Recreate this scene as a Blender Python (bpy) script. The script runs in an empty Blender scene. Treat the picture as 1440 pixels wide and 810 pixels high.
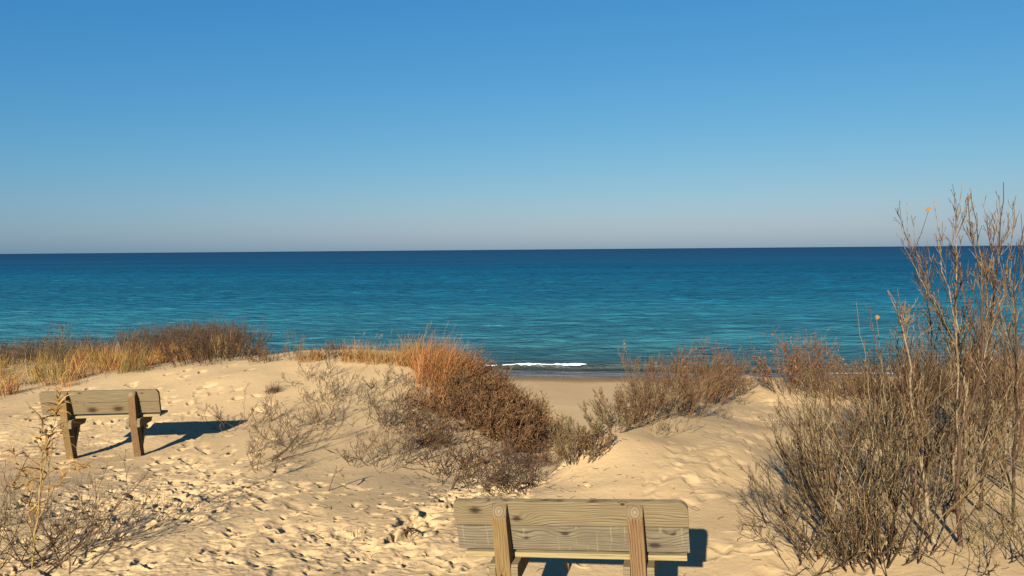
import bpy, math, random
import numpy as np
from mathutils import Vector, Matrix

rad = math.radians
RNG = np.random.default_rng(11)
scene = bpy.context.scene
COL = scene.collection

# ------------------------------------------------------------------ camera
CAM_Z = 2.30
LAKE_Z = CAM_Z - 8.0
F = 1040.0                       # focal length in pixels of a 1440 wide frame
PITCH = math.atan(54 / F)
ROLL = rad(0.477)
fw = Vector((0, math.cos(PITCH), -math.sin(PITCH)))
up0 = Vector((0, math.sin(PITCH), math.cos(PITCH)))
rt0 = Vector((1, 0, 0))
rt = rt0 * math.cos(ROLL) - up0 * math.sin(ROLL)
up = rt0 * math.sin(ROLL) + up0 * math.cos(ROLL)
cam_d = bpy.data.cameras.new("camera")
cam_d.lens = 36 * F / 1440
cam_d.sensor_width = 36
cam_d.clip_start = 0.05
cam_d.clip_end = 200000
cam = bpy.data.objects.new("camera", cam_d)
COL.objects.link(cam)
cam.matrix_world = Matrix(((rt.x, up.x, -fw.x, 0), (rt.y, up.y, -fw.y, 0), (rt.z, up.z, -fw.z, CAM_Z), (0, 0, 0, 1)))
scene.camera = cam


def ray(px, py):
    d = fw + rt * ((px - 720) / F) - up * ((py - 405) / F)
    return d / d.y               # one metre forward per unit


def at(px, py, Y):
    d = ray(px, py)
    return np.array((d.x * Y, Y, CAM_Z + d.z * Y))


# ------------------------------------------------------------------ noise
def hash2(ix, iy, s):
    n = (ix.astype(np.int64) * 374761393 + iy.astype(np.int64) * 668265263 + s * 974634777) & 0xFFFFFFFF
    n = ((n ^ (n >> 13)) * 1274126177) & 0xFFFFFFFF
    return ((n ^ (n >> 16)) & 0xFFFFFF) / float(0xFFFFFF)


def vnoise(x, y, s=0):
    ix = np.floor(x); iy = np.floor(y)
    fx = x - ix; fy = y - iy
    fx = fx * fx * fx * (fx * (fx * 6 - 15) + 10); fy = fy * fy * fy * (fy * (fy * 6 - 15) + 10)
    ix = ix.astype(np.int64); iy = iy.astype(np.int64)
    a = hash2(ix, iy, s); b = hash2(ix + 1, iy, s); c = hash2(ix, iy + 1, s); d = hash2(ix + 1, iy + 1, s)
    return (a + (b - a) * fx) * (1 - fy) + (c + (d - c) * fx) * fy - 0.5


def fbm(x, y, octs=4, s=0):
    r = 0; a = 1.0
    for k in range(octs):
        r = r + a * vnoise(x * 2 ** k + 17.3 * k, y * 2 ** k - 9.1 * k, s + k)
        a *= 0.5
    return r


def sstep(a, b, x):
    t = np.clip((x - a) / (b - a), 0, 1)
    return t * t * (3 - 2 * t)


# ------------------------------------------------------------------ terrain heights
CTRL = [  # photo pixel, distance forward
    (-100, 810, 5.1), (100, 810, 5.05), (300, 810, 5.0), (480, 810, 4.98), (640, 810, 4.95), (800, 810, 4.95), (980, 810, 4.95), (1100, 810, 4.85),
    (-100, 740, 6.0), (0, 740, 6.0), (160, 740, 6.0), (320, 740, 5.95), (480, 740, 5.9), (620, 735, 5.9), (760, 740, 5.75), (900, 740, 5.8), (1000, 742, 5.8), (1080, 735, 5.75),
    (0, 690, 7.2), (160, 690, 7.2), (320, 690, 7.1), (480, 690, 7.0), (600, 700, 6.7), (700, 702, 6.6),
    (-40, 640, 9.0), (100, 642, 8.9), (195, 638, 8.95), (300, 640, 8.7), (400, 650, 8.0), (500, 650, 8.0),
    (0, 600, 10.4), (200, 590, 10.6), (325, 596, 10.2), (400, 600, 9.6), (480, 600, 9.6), (550, 620, 9.0),
    (0, 567, 12.0), (100, 550, 12.6), (200, 527, 13.3), (340, 511, 13.4), (450, 504, 13.4), (580, 508, 13.2),
    (340, 550, 11.5), (450, 550, 11.5), (540, 555, 11.2),
    (0, 520, 18), (100, 510, 19), (200, 503, 19.5), (280, 501, 20), (-150, 520, 19), (-250, 580, 12),
    (640, 520, 13.0), (700, 558, 12.6), (760, 598, 11.4), (640, 600, 9.8), (700, 640, 8.6), (640, 668, 7.8), (740, 660, 8.0), (600, 560, 11.2), (700, 600, 10.2),
    (775, 672, 7.5), (795, 645, 9.1), (805, 625, 10.8), (812, 612, 11.9), (765, 690, 6.8),
    (850, 645, 7.7), (872, 600, 9.1), (828, 655, 7.5), (890, 597, 9.3), (925, 583, 10.6), (1000, 562, 12.0), (1070, 540, 13.4), (1130, 540, 13.6), (1000, 600, 10.0), (940, 640, 8.2), (870, 690, 6.7),
    (1000, 650, 8.0), (1050, 600, 10.4), (1100, 570, 12.0), (1000, 690, 7.0), (1090, 640, 8.9), (1100, 700, 6.7),
    (1200, 760, 5.25), (1300, 760, 5.1), (1440, 790, 4.7), (1350, 700, 6.0), (1440, 700, 5.9), (1200, 690, 6.5), (1600, 720, 5.4),
    (1200, 620, 9.0), (1300, 620, 8.6), (1440, 620, 8.2), (1180, 560, 12.6), (1250, 550, 12.8), (1350, 550, 12.6), (1440, 545, 12.6), (1600, 560, 12),
    (838, 628, 8.25), (850, 596, 11.6), (830, 612, 10.6), (812, 650, 8.4),
]
PTS = np.array([at(*c) for c in CTRL])
# the bare foreground continues under and behind the viewer
extra = [(-9, 2, 0.45), (-4, 2.5, 0.35), (0, 2.6, 0.3), (4, 2.5, 0.35), (9, 2, 0.5), (-16, 10, -0.2), (14, 8, 0.4), (16, 13, 0.0),
         (-20, 20, -1.0), (-16, 16, -0.6)]
PTS = np.vstack([PTS, np.array(extra)])


def tps_fit(P, lam):
    n = len(P)
    d = np.linalg.norm(P[:, None, :2] - P[None, :, :2], axis=2)
    K = np.where(d > 0, d * d * np.log(d + 1e-12), 0) + lam * np.eye(n)
    A = np.zeros((n + 3, n + 3))
    A[:n, :n] = K; A[:n, n] = 1; A[:n, n + 1:] = P[:, :2]; A[n, :n] = 1; A[n + 1:, :n] = P[:, :2].T
    return np.linalg.solve(A, np.concatenate([P[:, 2], [0, 0, 0]]))


SCALE_Y = 0.8                     # dunes vary faster sideways than away from us
PF = PTS.copy(); PF[:, 1] *= SCALE_Y
WTS = tps_fit(PF, 0.03)


def tps(x, y):
    x = np.asarray(x, float); y = np.asarray(y, float) * SCALE_Y
    r = WTS[-3] + WTS[-2] * x + WTS[-1] * y
    for (px, py, _), w in zip(PF, WTS[:-3]):
        d2 = (x - px) ** 2 + (y - py) ** 2 + 1e-9
        r = r + w * 0.5 * d2 * np.log(d2)
    return r


YC = np.array([(-60, 24), (-14, 22.5), (-7.2, 21.0), (-5.4, 14.6), (-1.4, 13.8), (-0.6, 13.4), (0.3, 12.3), (0.9, 11.4), (1.5, 11.3), (2.2, 11.8), (3.4, 12.8), (4.6, 14.2), (7, 14.2), (12, 14), (60, 15)])
RIDGE = np.array([at(*c)[:2] for c in ((806, 672, 7.2), (822, 648, 7.85), (848, 615, 8.7), (872, 598, 9.2), (925, 583, 10.6), (1000, 562, 12.0))])
SWALE = np.array([at(*c)[:2] for c in ((950, 705, 6.6), (1010, 660, 7.8), (1060, 622, 9.2), (1100, 596, 10.4))])
SHORE = 46.0


def shore_y(x):
    return SHORE - 0.12 * np.clip(x, -60, 60) + 0.35 * np.sin(x * 0.35) + 0.2 * np.sin(x * 0.81 + 1)


def height(x, y, fine=True):
    x = np.asarray(x, float); y = np.asarray(y, float)
    xc = np.clip(x, -22, 17)
    yc = np.interp(x, YC[:, 0], YC[:, 1]) + 0.5 * vnoise(x * 0.8, x * 0 + 3.1, 5)
    z = tps(xc, np.clip(np.minimum(y, yc), 2.2, 40))
    z = np.clip(z, -2.5, 1.4)
    # a fresh slip edge on the left flank of the right dune
    t = np.maximum(y - yc, 0)
    dune = z - 0.52 * t * t / (t + 0.8)
    beach = LAKE_Z + np.clip((shore_y(x) - y) * 0.05, -1.2, 0.55) + np.clip((shore_y(x) - 12 - y) * 0.028, 0, 0.6)
    k = 0.35
    m = np.maximum(dune, beach) + np.maximum(k - np.abs(dune - beach), 0) ** 2 / (4 * k)
    # ground rises behind the photograph's lower edge to where the viewer stands
    m = m + 0.55 * sstep(3.2, 0.5, y)
    xr = np.interp(y, RIDGE[:, 1], RIDGE[:, 0]) + 0.10 * vnoise(y * 2.2, y * 0 + 1.7, 91)
    sd = x - xr
    m = m + 0.24 * sstep(-0.34, 0.10, sd) * np.exp(-np.maximum(sd, 0) / 1.1) * sstep(6.7, 7.7, y) * sstep(12.0, 10.0, y)
    xs = np.interp(y, SWALE[:, 1], SWALE[:, 0])
    sw = x - xs
    m = m + 0.15 * np.exp(-(sw / np.where(sw < 0, 1.1, 0.42)) ** 2) * sstep(5.9, 7.0, y) * sstep(10.6, 9.2, y)
    if fine:
        near = sstep(30, 18, y)
        m = m + near * (0.10 * fbm(x * 0.45, y * 0.45, 3, 21) + 0.008 * fbm(x * 2.2, y * 2.2, 3, 31))
    return m


def hit(px, py, y0=3.5, y1=60.0):
    d = ray(px, py)
    Y = np.concatenate([np.linspace(y0, 16, 500), np.linspace(16.05, y1, 400)])
    zz = CAM_Z + d.z * Y
    h = height(d.x * Y, Y)
    below = np.nonzero(zz <= h)[0]
    i = below[0] if len(below) else len(Y) - 1
    return np.array((d.x * Y[i], Y[i], h[i]))


def ground(x, y):
    return float(height(np.array([x]), np.array([y]))[0])


# ------------------------------------------------------------------ object helpers
def tag(o, label, cat, group=None):
    o["label"] = label; o["category"] = cat
    if group: o["group"] = group
    return o


def empty(name, loc, label, cat, group=None, rz=0.0):
    o = bpy.data.objects.new(name, None)
    o.empty_display_size = 0.1
    o.location = loc; o.rotation_euler = (0, 0, rz)
    COL.objects.link(o)
    return tag(o, label, cat, group)


def mesh_obj(name, verts, faces, mat, parent=None, smooth=False):
    me = bpy.data.meshes.new(name)
    verts = np.asarray(verts, np.float32); faces = np.asarray(faces, np.int32)
    me.vertices.add(len(verts)); me.vertices.foreach_set("co", verts.ravel())
    n, k = faces.shape
    me.loops.add(n * k); me.loops.foreach_set("vertex_index", faces.ravel())
    me.polygons.add(n)
    me.polygons.foreach_set("loop_start", np.arange(n, dtype=np.int32) * k)
    me.polygons.foreach_set("loop_total", np.full(n, k, np.int32))
    if smooth: me.polygons.foreach_set("use_smooth", np.ones(n, bool))
    me.update(calc_edges=True)
    me.materials.append(mat)
    o = bpy.data.objects.new(name, me)
    COL.objects.link(o)
    if parent: o.parent = parent
    return o


# ------------------------------------------------------------------ materials
def new_mat(name):
    m = bpy.data.materials.new(name); m.use_nodes = True
    nt = m.node_tree
    b = nt.nodes["Principled BSDF"]
    return m, nt, b


def N(nt, kind, **kw):
    n = nt.nodes.new(kind)
    for k, v in kw.items():
        if k.startswith("i_"): n.inputs[k[2:].replace("_", " ")].default_value = v
        else: setattr(n, k, v)
    return n


def ramp(nt, stops, interp="LINEAR"):
    r = nt.nodes.new("ShaderNodeValToRGB"); r.color_ramp.interpolation = interp
    e = r.color_ramp.elements
    while len(e) < len(stops): e.new(0.5)
    for el, (p, c) in zip(e, stops):
        el.position = p; el.color = (*c, 1) if len(c) == 3 else c
    return r


def math_n(nt, op, a, b=None, c=None):
    n = nt.nodes.new("ShaderNodeMath"); n.operation = op
    for i, v in enumerate((a, b, c)):
        if v is None: continue
        if isinstance(v, (int, float)): n.inputs[i].default_value = v
        else: nt.links.new(v, n.inputs[i])
    return n.outputs[0]


def plant_mat(name, cols, rough=0.85, trans=0.0, k=0.43, bark=False):
    m, nt, b = new_mat(name)
    cols = [tuple(v * k for v in c) for c in cols]
    g = N(nt, "ShaderNodeNewGeometry")
    st = [(i / max(1, len(cols) - 1), c) for i, c in enumerate(cols)]
    r = ramp(nt, st)
    nt.links.new(g.outputs["Random Per Island"], r.inputs[0])
    if bark:
        tc = N(nt, "ShaderNodeTexCoord")
        mp = N(nt, "ShaderNodeMapping"); mp.inputs["Scale"].default_value = (40, 40, 14); nt.links.new(tc.outputs["Object"], mp.inputs[0])
        nn = N(nt, "ShaderNodeTexNoise", i_Scale=1.0, i_Detail=4.0, i_Roughness=0.7); nt.links.new(mp.outputs[0], nn.inputs["Vector"])
        r2 = ramp(nt, [(0.36, (.35, .30, .28)), (0.5, (.95, .95, .95)), (0.66, (1.3, 1.3, 1.28))]); nt.links.new(nn.outputs[0], r2.inputs[0])
        ml = N(nt, "ShaderNodeMixRGB", blend_type="MULTIPLY"); ml.inputs[0].default_value = 1
        nt.links.new(r.outputs[0], ml.inputs[1]); nt.links.new(r2.outputs[0], ml.inputs[2]); r = ml
    nt.links.new(r.outputs[0], b.inputs["Base Color"])
    b.inputs["Roughness"].default_value = rough
    b.inputs["Specular IOR Level"].default_value = 0.15
    if trans:
        t = N(nt, "ShaderNodeBsdfTranslucent"); nt.links.new(r.outputs[0], t.inputs[0])
        mx = N(nt, "ShaderNodeMixShader"); mx.inputs[0].default_value = trans
        nt.links.new(b.outputs[0], mx.inputs[1]); nt.links.new(t.outputs[0], mx.inputs[2])
        nt.links.new(mx.outputs[0], nt.nodes["Material Output"].inputs[0])
    return m


MAT = {}
MAT["twig_grey"] = plant_mat("tan_brown_twig", [(.34, .225, .10), (.10, .06, .033), (.50, .38, .19), (.15, .085, .045), (.055, .034, .022), (.40, .28, .13), (.24, .14, .065), (.08, .048, .03)], bark=True)
MAT["twig_pale"] = plant_mat("pale_bark", [(.40, .30, .17), (.48, .38, .23), (.28, .20, .115), (.36, .27, .15)], bark=True)
MAT["twig_dark"] = plant_mat("dark_twig", [(.10, .05, .03), (.15, .085, .045), (.06, .03, .022), (.24, .15, .075), (.09, .045, .03)])
MAT["twig_red"] = plant_mat("reddish_twig", [(.25, .115, .05), (.34, .19, .09), (.14, .062, .035), (.42, .28, .13), (.10, .05, .03)], bark=True)
MAT["thicket"] = plant_mat("thicket_twig", [(.22, .09, .04), (.30, .14, .06), (.06, .028, .018), (.54, .34, .14), (.09, .043, .024), (.24, .11, .05), (.42, .23, .09)], bark=True)
MAT["twig_mid"] = plant_mat("tan_twig", [(.26, .175, .09), (.17, .10, .055), (.34, .25, .13), (.11, .065, .04)])
MAT["band"] = plant_mat("greyish_brush_twig", [(.20, .13, .08), (.12, .08, .055), (.27, .19, .11), (.16, .10, .065)])
MAT["straw"] = plant_mat("straw_grass", [(.66, .43, .11), (.52, .30, .065), (.70, .50, .19), (.40, .20, .05), (.60, .36, .08)], k=.48, trans=0.25)
MAT["olive"] = plant_mat("olive_grass", [(.34, .25, .07), (.26, .20, .06), (.42, .30, .10), (.22, .15, .05)], trans=0.25)
MAT["rust"] = plant_mat("rust_grass", [(.52, .20, .055), (.34, .135, .045), (.60, .36, .14), (.20, .085, .035), (.56, .22, .06), (.30, .11, .045)], k=.62, trans=0.25)
MAT["gold"] = plant_mat("golden_grass", [(.60, .31, .08), (.40, .18, .05), (.68, .43, .15), (.28, .13, .045)], k=.48, trans=0.25)
MAT["plume"] = plant_mat("seed_plume", [(.55, .42, .25), (.46, .33, .17)], trans=0.3)
MAT["leaf_red"] = plant_mat("red_dry_leaf", [(.62, .22, .09), (.50, .14, .06), (.66, .32, .12), (.36, .12, .06)], trans=0.3)
MAT["leaf_yellow"] = plant_mat("yellow_dry_leaf", [(.62, .33, .07), (.50, .24, .06)], trans=0.3)
MAT["leaf_brown"] = plant_mat("brown_dry_leaf", [(.24, .12, .05), (.32, .18, .07), (.16, .08, .04)], trans=0.2)
MAT["leaf_olive"] = plant_mat("olive_dry_leaf", [(.26, .23, .07), (.34, .27, .10), (.20, .16, .06)], trans=0.2)


def sand_mat():
    m, nt, b = new_mat("dry_sand")
    tc = N(nt, "ShaderNodeTexCoord"); ob = tc.outputs["Object"]
    sep = N(nt, "ShaderNodeSeparateXYZ"); nt.links.new(ob, sep.inputs[0])
    n1 = N(nt, "ShaderNodeTexNoise", i_Scale=0.5, i_Detail=5.0, i_Roughness=0.6); nt.links.new(ob, n1.inputs["Vector"])
    n2 = N(nt, "ShaderNodeTexNoise", i_Scale=160.0, i_Detail=3.0, i_Roughness=0.7); nt.links.new(ob, n2.inputs["Vector"])
    c1 = ramp(nt, [(0.3, (.298, .206, .105)), (0.5, (.328, .230, .119)), (0.72, (.348, .247, .131))])
    nt.links.new(n1.outputs[0], c1.inputs[0])
    c2 = ramp(nt, [(0.25, (.84, .82, .80)), (0.5, (1, 1, 1)), (0.75, (1.12, 1.11, 1.1))])
    nt.links.new(n2.outputs[0], c2.inputs[0])
    mul = N(nt, "ShaderNodeMixRGB", blend_type="MULTIPLY"); mul.inputs[0].default_value = 1
    nt.links.new(c1.outputs[0], mul.inputs[1]); nt.links.new(c2.outputs[0], mul.inputs[2])
    # wet, darker sand close to the water line (height above the lake)
    nw = N(nt, "ShaderNodeTexNoise", i_Scale=0.25, i_Detail=3.0); nt.links.new(ob, nw.inputs["Vector"])
    hgt = math_n(nt, "ADD", math_n(nt, "SUBTRACT", sep.outputs[2], LAKE_Z), math_n(nt, "MULTIPLY", math_n(nt, "SUBTRACT", nw.outputs[0], 0.5), 0.08))
    wr = ramp(nt, [(0.0, (.42, .37, .33)), (0.30, (.52, .46, .40)), (0.62, (.95, .95, .95)), (1, (1, 1, 1))])
    nt.links.new(math_n(nt, "MULTIPLY", hgt, 4.6), wr.inputs[0])
    mul2 = N(nt, "ShaderNodeMixRGB", blend_type="MULTIPLY"); mul2.inputs[0].default_value = 1
    nt.links.new(mul.outputs[0], mul2.inputs[1]); nt.links.new(wr.outputs[0], mul2.inputs[2])
    nt.links.new(mul2.outputs[0], b.inputs["Base Color"])
    b.inputs["Roughness"].default_value = 0.95; b.inputs["Specular IOR Level"].default_value = 0.1
    n3 = N(nt, "ShaderNodeTexNoise", i_Scale=22.0, i_Detail=6.0, i_Roughness=0.62); nt.links.new(ob, n3.inputs["Vector"])
    bp = N(nt, "ShaderNodeBump"); bp.inputs["Strength"].default_value = 0.35; bp.inputs["Distance"].default_value = 0.02
    nt.links.new(n3.outputs[0], bp.inputs["Height"])
    nt.links.new(bp.outputs[0], b.inputs["Normal"])
    return m


def water_mat():
    m, nt, b = new_mat("lake_water")
    tc = N(nt, "ShaderNodeTexCoord"); ob = tc.outputs["Object"]
    sep = N(nt, "ShaderNodeSeparateXYZ"); nt.links.new(ob, sep.inputs[0])
    # distance from the shore line; the shore swings a little towards us on the right
    d = math_n(nt, "SUBTRACT", math_n(nt, "ADD", sep.outputs[1], math_n(nt, "MULTIPLY", sep.outputs[0], 0.12)), SHORE)
    mp = N(nt, "ShaderNodeMapping"); mp.inputs["Scale"].default_value = (0.012, 0.05, 1); nt.links.new(ob, mp.inputs[0])
    nb = N(nt, "ShaderNodeTexNoise", i_Scale=1.0, i_Detail=4.0, i_Roughness=0.55); nt.links.new(mp.outputs[0], nb.inputs["Vector"])
    ld = math_n(nt, "LOGARITHM", math_n(nt, "MAXIMUM", math_n(nt, "ADD", d, 1.0), 1.0), 10.0)
    ld = math_n(nt, "ADD", ld, math_n(nt, "MULTIPLY", math_n(nt, "MULTIPLY", math_n(nt, "SUBTRACT", nb.outputs[0], 0.5), math_n(nt, "MINIMUM", math_n(nt, "MULTIPLY", math_n(nt, "MAXIMUM", d, 0.0), 0.04), 1.0)), 0.35))
    mq = N(nt, "ShaderNodeMapping"); mq.inputs["Scale"].default_value = (0.0035, 0.022, 1); mq.inputs["Rotation"].default_value = (0, 0, rad(5)); nt.links.new(ob, mq.inputs[0])
    nq = N(nt, "ShaderNodeTexNoise", i_Scale=1.0, i_Detail=6.0, i_Roughness=0.62); nt.links.new(mq.outputs[0], nq.inputs["Vector"])
    cq = ramp(nt, [(0.34, (.66, .70, .74)), (0.5, (1, 1, 1)), (0.68, (1.28, 1.22, 1.12))]); nt.links.new(nq.outputs[0], cq.inputs[0])
    cr = ramp(nt, [(0.0, (.115, .102, .088)), (0.135, (.10, .098, .088)), (0.158, (.026, .033, .021)), (0.18, (.045, .065, .058)), (0.24, (.030, .085, .095)), (0.34, (.022, .108, .138)), (0.46, (.0075, .074, .122)), (0.62, (.0012, .048, .102)), (0.78, (.0008, .033, .083)), (1.0, (.0008, .020, .062))])  # dark stop paints in the breaker face's missing sky reflection
    nt.links.new(math_n(nt, "DIVIDE", ld, 4.0), cr.inputs[0])
    hs = []
    for sc_, (ax, ay), rot, a_, det in ((2.6, (.35, 1), 10, .22, 4.0), (0.9, (.30, 1), 4, .55, 4.0), (0.22, (.25, 1), -5, .9, 3.0)):
        mp = N(nt, "ShaderNodeMapping"); mp.inputs["Scale"].default_value = (ax * sc_, ay * sc_, 1); mp.inputs["Rotation"].default_value = (0, 0, rad(rot)); nt.links.new(ob, mp.inputs[0])
        w_ = N(nt, "ShaderNodeTexNoise", i_Scale=1.0, i_Detail=det, i_Roughness=0.6); nt.links.new(mp.outputs[0], w_.inputs["Vector"])
        hs.append(math_n(nt, "MULTIPLY", w_.outputs[0], a_))
    hh = math_n(nt, "ADD", math_n(nt, "ADD", hs[0], hs[1]), hs[2])
    bp = N(nt, "ShaderNodeBump"); bp.inputs["Strength"].default_value = 1.0; bp.inputs["Distance"].default_value = 1.25
    nt.links.new(hh, bp.inputs["Height"])
    ml = N(nt, "ShaderNodeMixRGB", blend_type="MULTIPLY"); ml.inputs[0].default_value = 1
    nt.links.new(cr.outputs[0], ml.inputs[1]); nt.links.new(cq.outputs[0], ml.inputs[2])
    df = N(nt, "ShaderNodeBsdfDiffuse"); nt.links.new(ml.outputs[0], df.inputs[0]); nt.links.new(bp.outputs[0], df.inputs["Normal"])
    gl = N(nt, "ShaderNodeBsdfGlossy"); gl.inputs["Roughness"].default_value = 0.25; nt.links.new(bp.outputs[0], gl.inputs["Normal"])
    # calm shallows mirror the sky far more than the ruffled open lake
    cap = math_n(nt, "MAXIMUM", math_n(nt, "SUBTRACT", 0.42, math_n(nt, "MULTIPLY", d, 0.045)), 0.10)
    fr = N(nt, "ShaderNodeFresnel"); fr.inputs["IOR"].default_value = 1.33; nt.links.new(bp.outputs[0], fr.inputs["Normal"])
    mx = N(nt, "ShaderNodeMixShader"); nt.links.new(math_n(nt, "MINIMUM", math_n(nt, "MULTIPLY", fr.outputs[0], 0.8), cap), mx.inputs[0])
    nt.links.new(df.outputs[0], mx.inputs[1]); nt.links.new(gl.outputs[0], mx.inputs[2])
    nt.links.new(mx.outputs[0], nt.nodes["Material Output"].inputs[0])
    nt.nodes.remove(b)
    return m


def wood_mat(name, c_dark, c_mid, c_light, axis, knots, ring=120.0, mottled=0.5, streak=None):
    """Weathered board: long grain along `axis` (0 = x, 2 = z), with grain lines bending round the knots (local x, z)."""
    m, nt, b = new_mat(name)
    tc = N(nt, "ShaderNodeTexCoord"); ob = tc.outputs["Object"]
    oi = N(nt, "ShaderNodeObjectInfo")
    sep = N(nt, "ShaderNodeSeparateXYZ"); nt.links.new(ob, sep.inputs[0])
    across = sep.outputs[2] if axis == 0 else sep.outputs[0]
    mp = N(nt, "ShaderNodeMapping"); mp.inputs["Scale"].default_value = (0.22, 1, 1) if axis == 0 else (1, 1, 0.22)
    addv = N(nt, "ShaderNodeVectorMath", operation="ADD"); nt.links.new(ob, addv.inputs[0])
    cx = N(nt, "ShaderNodeCombineXYZ"); nt.links.new(math_n(nt, "MULTIPLY", oi.outputs["Random"], 7.0), cx.inputs[0]); nt.links.new(math_n(nt, "MULTIPLY", oi.outputs["Random"], 3.0), cx.inputs[2])
    nt.links.new(cx.outputs[0], addv.inputs[1]); nt.links.new(addv.outputs[0], mp.inputs[0])
    nw = N(nt, "ShaderNodeTexNoise", i_Scale=7.0, i_Detail=2.0, i_Roughness=0.5); nt.links.new(mp.outputs[0], nw.inputs["Vector"])
    v = math_n(nt, "ADD", across, math_n(nt, "MULTIPLY", math_n(nt, "SUBTRACT", nw.outputs[0], 0.5), 0.09))
    core = None
    for (kx, kz, kr) in knots:
        dx = math_n(nt, "SUBTRACT", sep.outputs[0], kx); dz = math_n(nt, "SUBTRACT", sep.outputs[2], kz)
        e = (0.55, 1.0) if axis == 0 else (1.0, 0.55)
        d2 = math_n(nt, "ADD", math_n(nt, "POWER", math_n(nt, "MULTIPLY", math_n(nt, "ABSOLUTE", dx), e[0]), 2.0), math_n(nt, "POWER", math_n(nt, "MULTIPLY", math_n(nt, "ABSOLUTE", dz), e[1]), 2.0))
        g = math_n(nt, "EXPONENT", math_n(nt, "MULTIPLY", d2, -1.0 / (2 * (kr * 1.6) ** 2)))
        v = math_n(nt, "ADD", v, math_n(nt, "MULTIPLY", g, kr * 1.5))
        k = math_n(nt, "EXPONENT", math_n(nt, "MULTIPLY", d2, -1.0 / (2 * (kr * 0.42) ** 2)))
        core = k if core is None else math_n(nt, "MAXIMUM", core, k)
    s = math_n(nt, "SINE", math_n(nt, "MULTIPLY", v, ring * 4.6))
    s2 = math_n(nt, "SINE", math_n(nt, "MULTIPLY", v, ring * 7.7))
    mf = N(nt, "ShaderNodeMapping"); mf.inputs["Scale"].default_value = (4, 90, 130) if axis == 0 else (130, 90, 4)
    nt.links.new(addv.outputs[0], mf.inputs[0])
    nf = N(nt, "ShaderNodeTexNoise", i_Scale=1.0, i_Detail=4.0, i_Roughness=0.65); nt.links.new(mf.outputs[0], nf.inputs["Vector"])
    nm = N(nt, "ShaderNodeTexNoise", i_Scale=6.0, i_Detail=4.0, i_Roughness=0.6); nt.links.new(addv.outputs[0], nm.inputs["Vector"])
    val = math_n(nt, "ADD", math_n(nt, "MULTIPLY", math_n(nt, "POWER", math_n(nt, "MULTIPLY", math_n(nt, "ADD", s, 1.0), 0.5), 5.0), math_n(nt, "MULTIPLY", math_n(nt, "SUBTRACT", nm.outputs[0], 0.34), -1.5)), 0.31)
    val = math_n(nt, "ADD", val, math_n(nt, "MULTIPLY", s2, 0.05))
    val = math_n(nt, "ADD", val, math_n(nt, "MULTIPLY", math_n(nt, "SUBTRACT", nf.outputs[0], 0.2), 0.72))
    val = math_n(nt, "ADD", val, math_n(nt, "MULTIPLY", math_n(nt, "SUBTRACT", nm.outputs[0], 0.5), mottled))
    if core is not None: val = math_n(nt, "SUBTRACT", val, math_n(nt, "MULTIPLY", core, 0.6))
    cr = ramp(nt, [(0.08, c_dark), (0.45, c_mid), (0.8, c_light)])
    nt.links.new(val, cr.inputs[0])
    col = cr.outputs[0]
    if streak:
        ms = N(nt, "ShaderNodeMapping"); ms.inputs["Scale"].default_value = (38, 1, 3.0); nt.links.new(ob, ms.inputs[0])
        ns = N(nt, "ShaderNodeTexNoise", i_Scale=1.0, i_Detail=3.0, i_Roughness=0.6); nt.links.new(ms.outputs[0], ns.inputs["Vector"])
        n0 = N(nt, "ShaderNodeTexNoise", i_Scale=5.0, i_Detail=1.0); nt.links.new(ob, n0.inputs["Vector"])
        f = math_n(nt, "MULTIPLY", math_n(nt, "GREATER_THAN", ns.outputs[0], 0.62), math_n(nt, "GREATER_THAN", n0.outputs[0], 0.47))
        mx = N(nt, "ShaderNodeMixRGB"); nt.links.new(math_n(nt, "MULTIPLY", f, 0.4), mx.inputs[0])
        nt.links.new(col, mx.inputs[1]); mx.inputs[2].default_value = (*streak, 1)
        col = mx.outputs[0]
    nt.links.new(col, b.inputs["Base Color"])
    b.inputs["Roughness"].default_value = 0.85; b.inputs["Specular IOR Level"].default_value = 0.2
    bp = N(nt, "ShaderNodeBump"); bp.inputs["Strength"].default_value = 0.5; bp.inputs["Distance"].default_value = 0.004
    nt.links.new(val, bp.inputs["Height"]); nt.links.new(bp.outputs[0], b.inputs["Normal"])
    return m


# ------------------------------------------------------------------ world and sun
SUN_EL, SUN_AZ = rad(24.0), rad(18.0)      # shadows run away from us and 18 degrees to the right
sun_from = Vector((-math.sin(SUN_AZ) * math.cos(SUN_EL), -math.cos(SUN_AZ) * math.cos(SUN_EL), math.sin(SUN_EL)))
w = bpy.data.worlds.new("World"); scene.world = w; w.use_nodes = True
nt = w.node_tree
bg = nt.nodes["Background"]
sky = nt.nodes.new("ShaderNodeTexSky"); sky.sky_type = "NISHITA"; sky.sun_disc = False
sky.sun_elevation = SUN_EL
sky.sun_rotation = math.atan2(sun_from.x, sun_from.y)
sky.air_density = 1.3; sky.dust_density = 0.5; sky.ozone_density = 4.0
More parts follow.
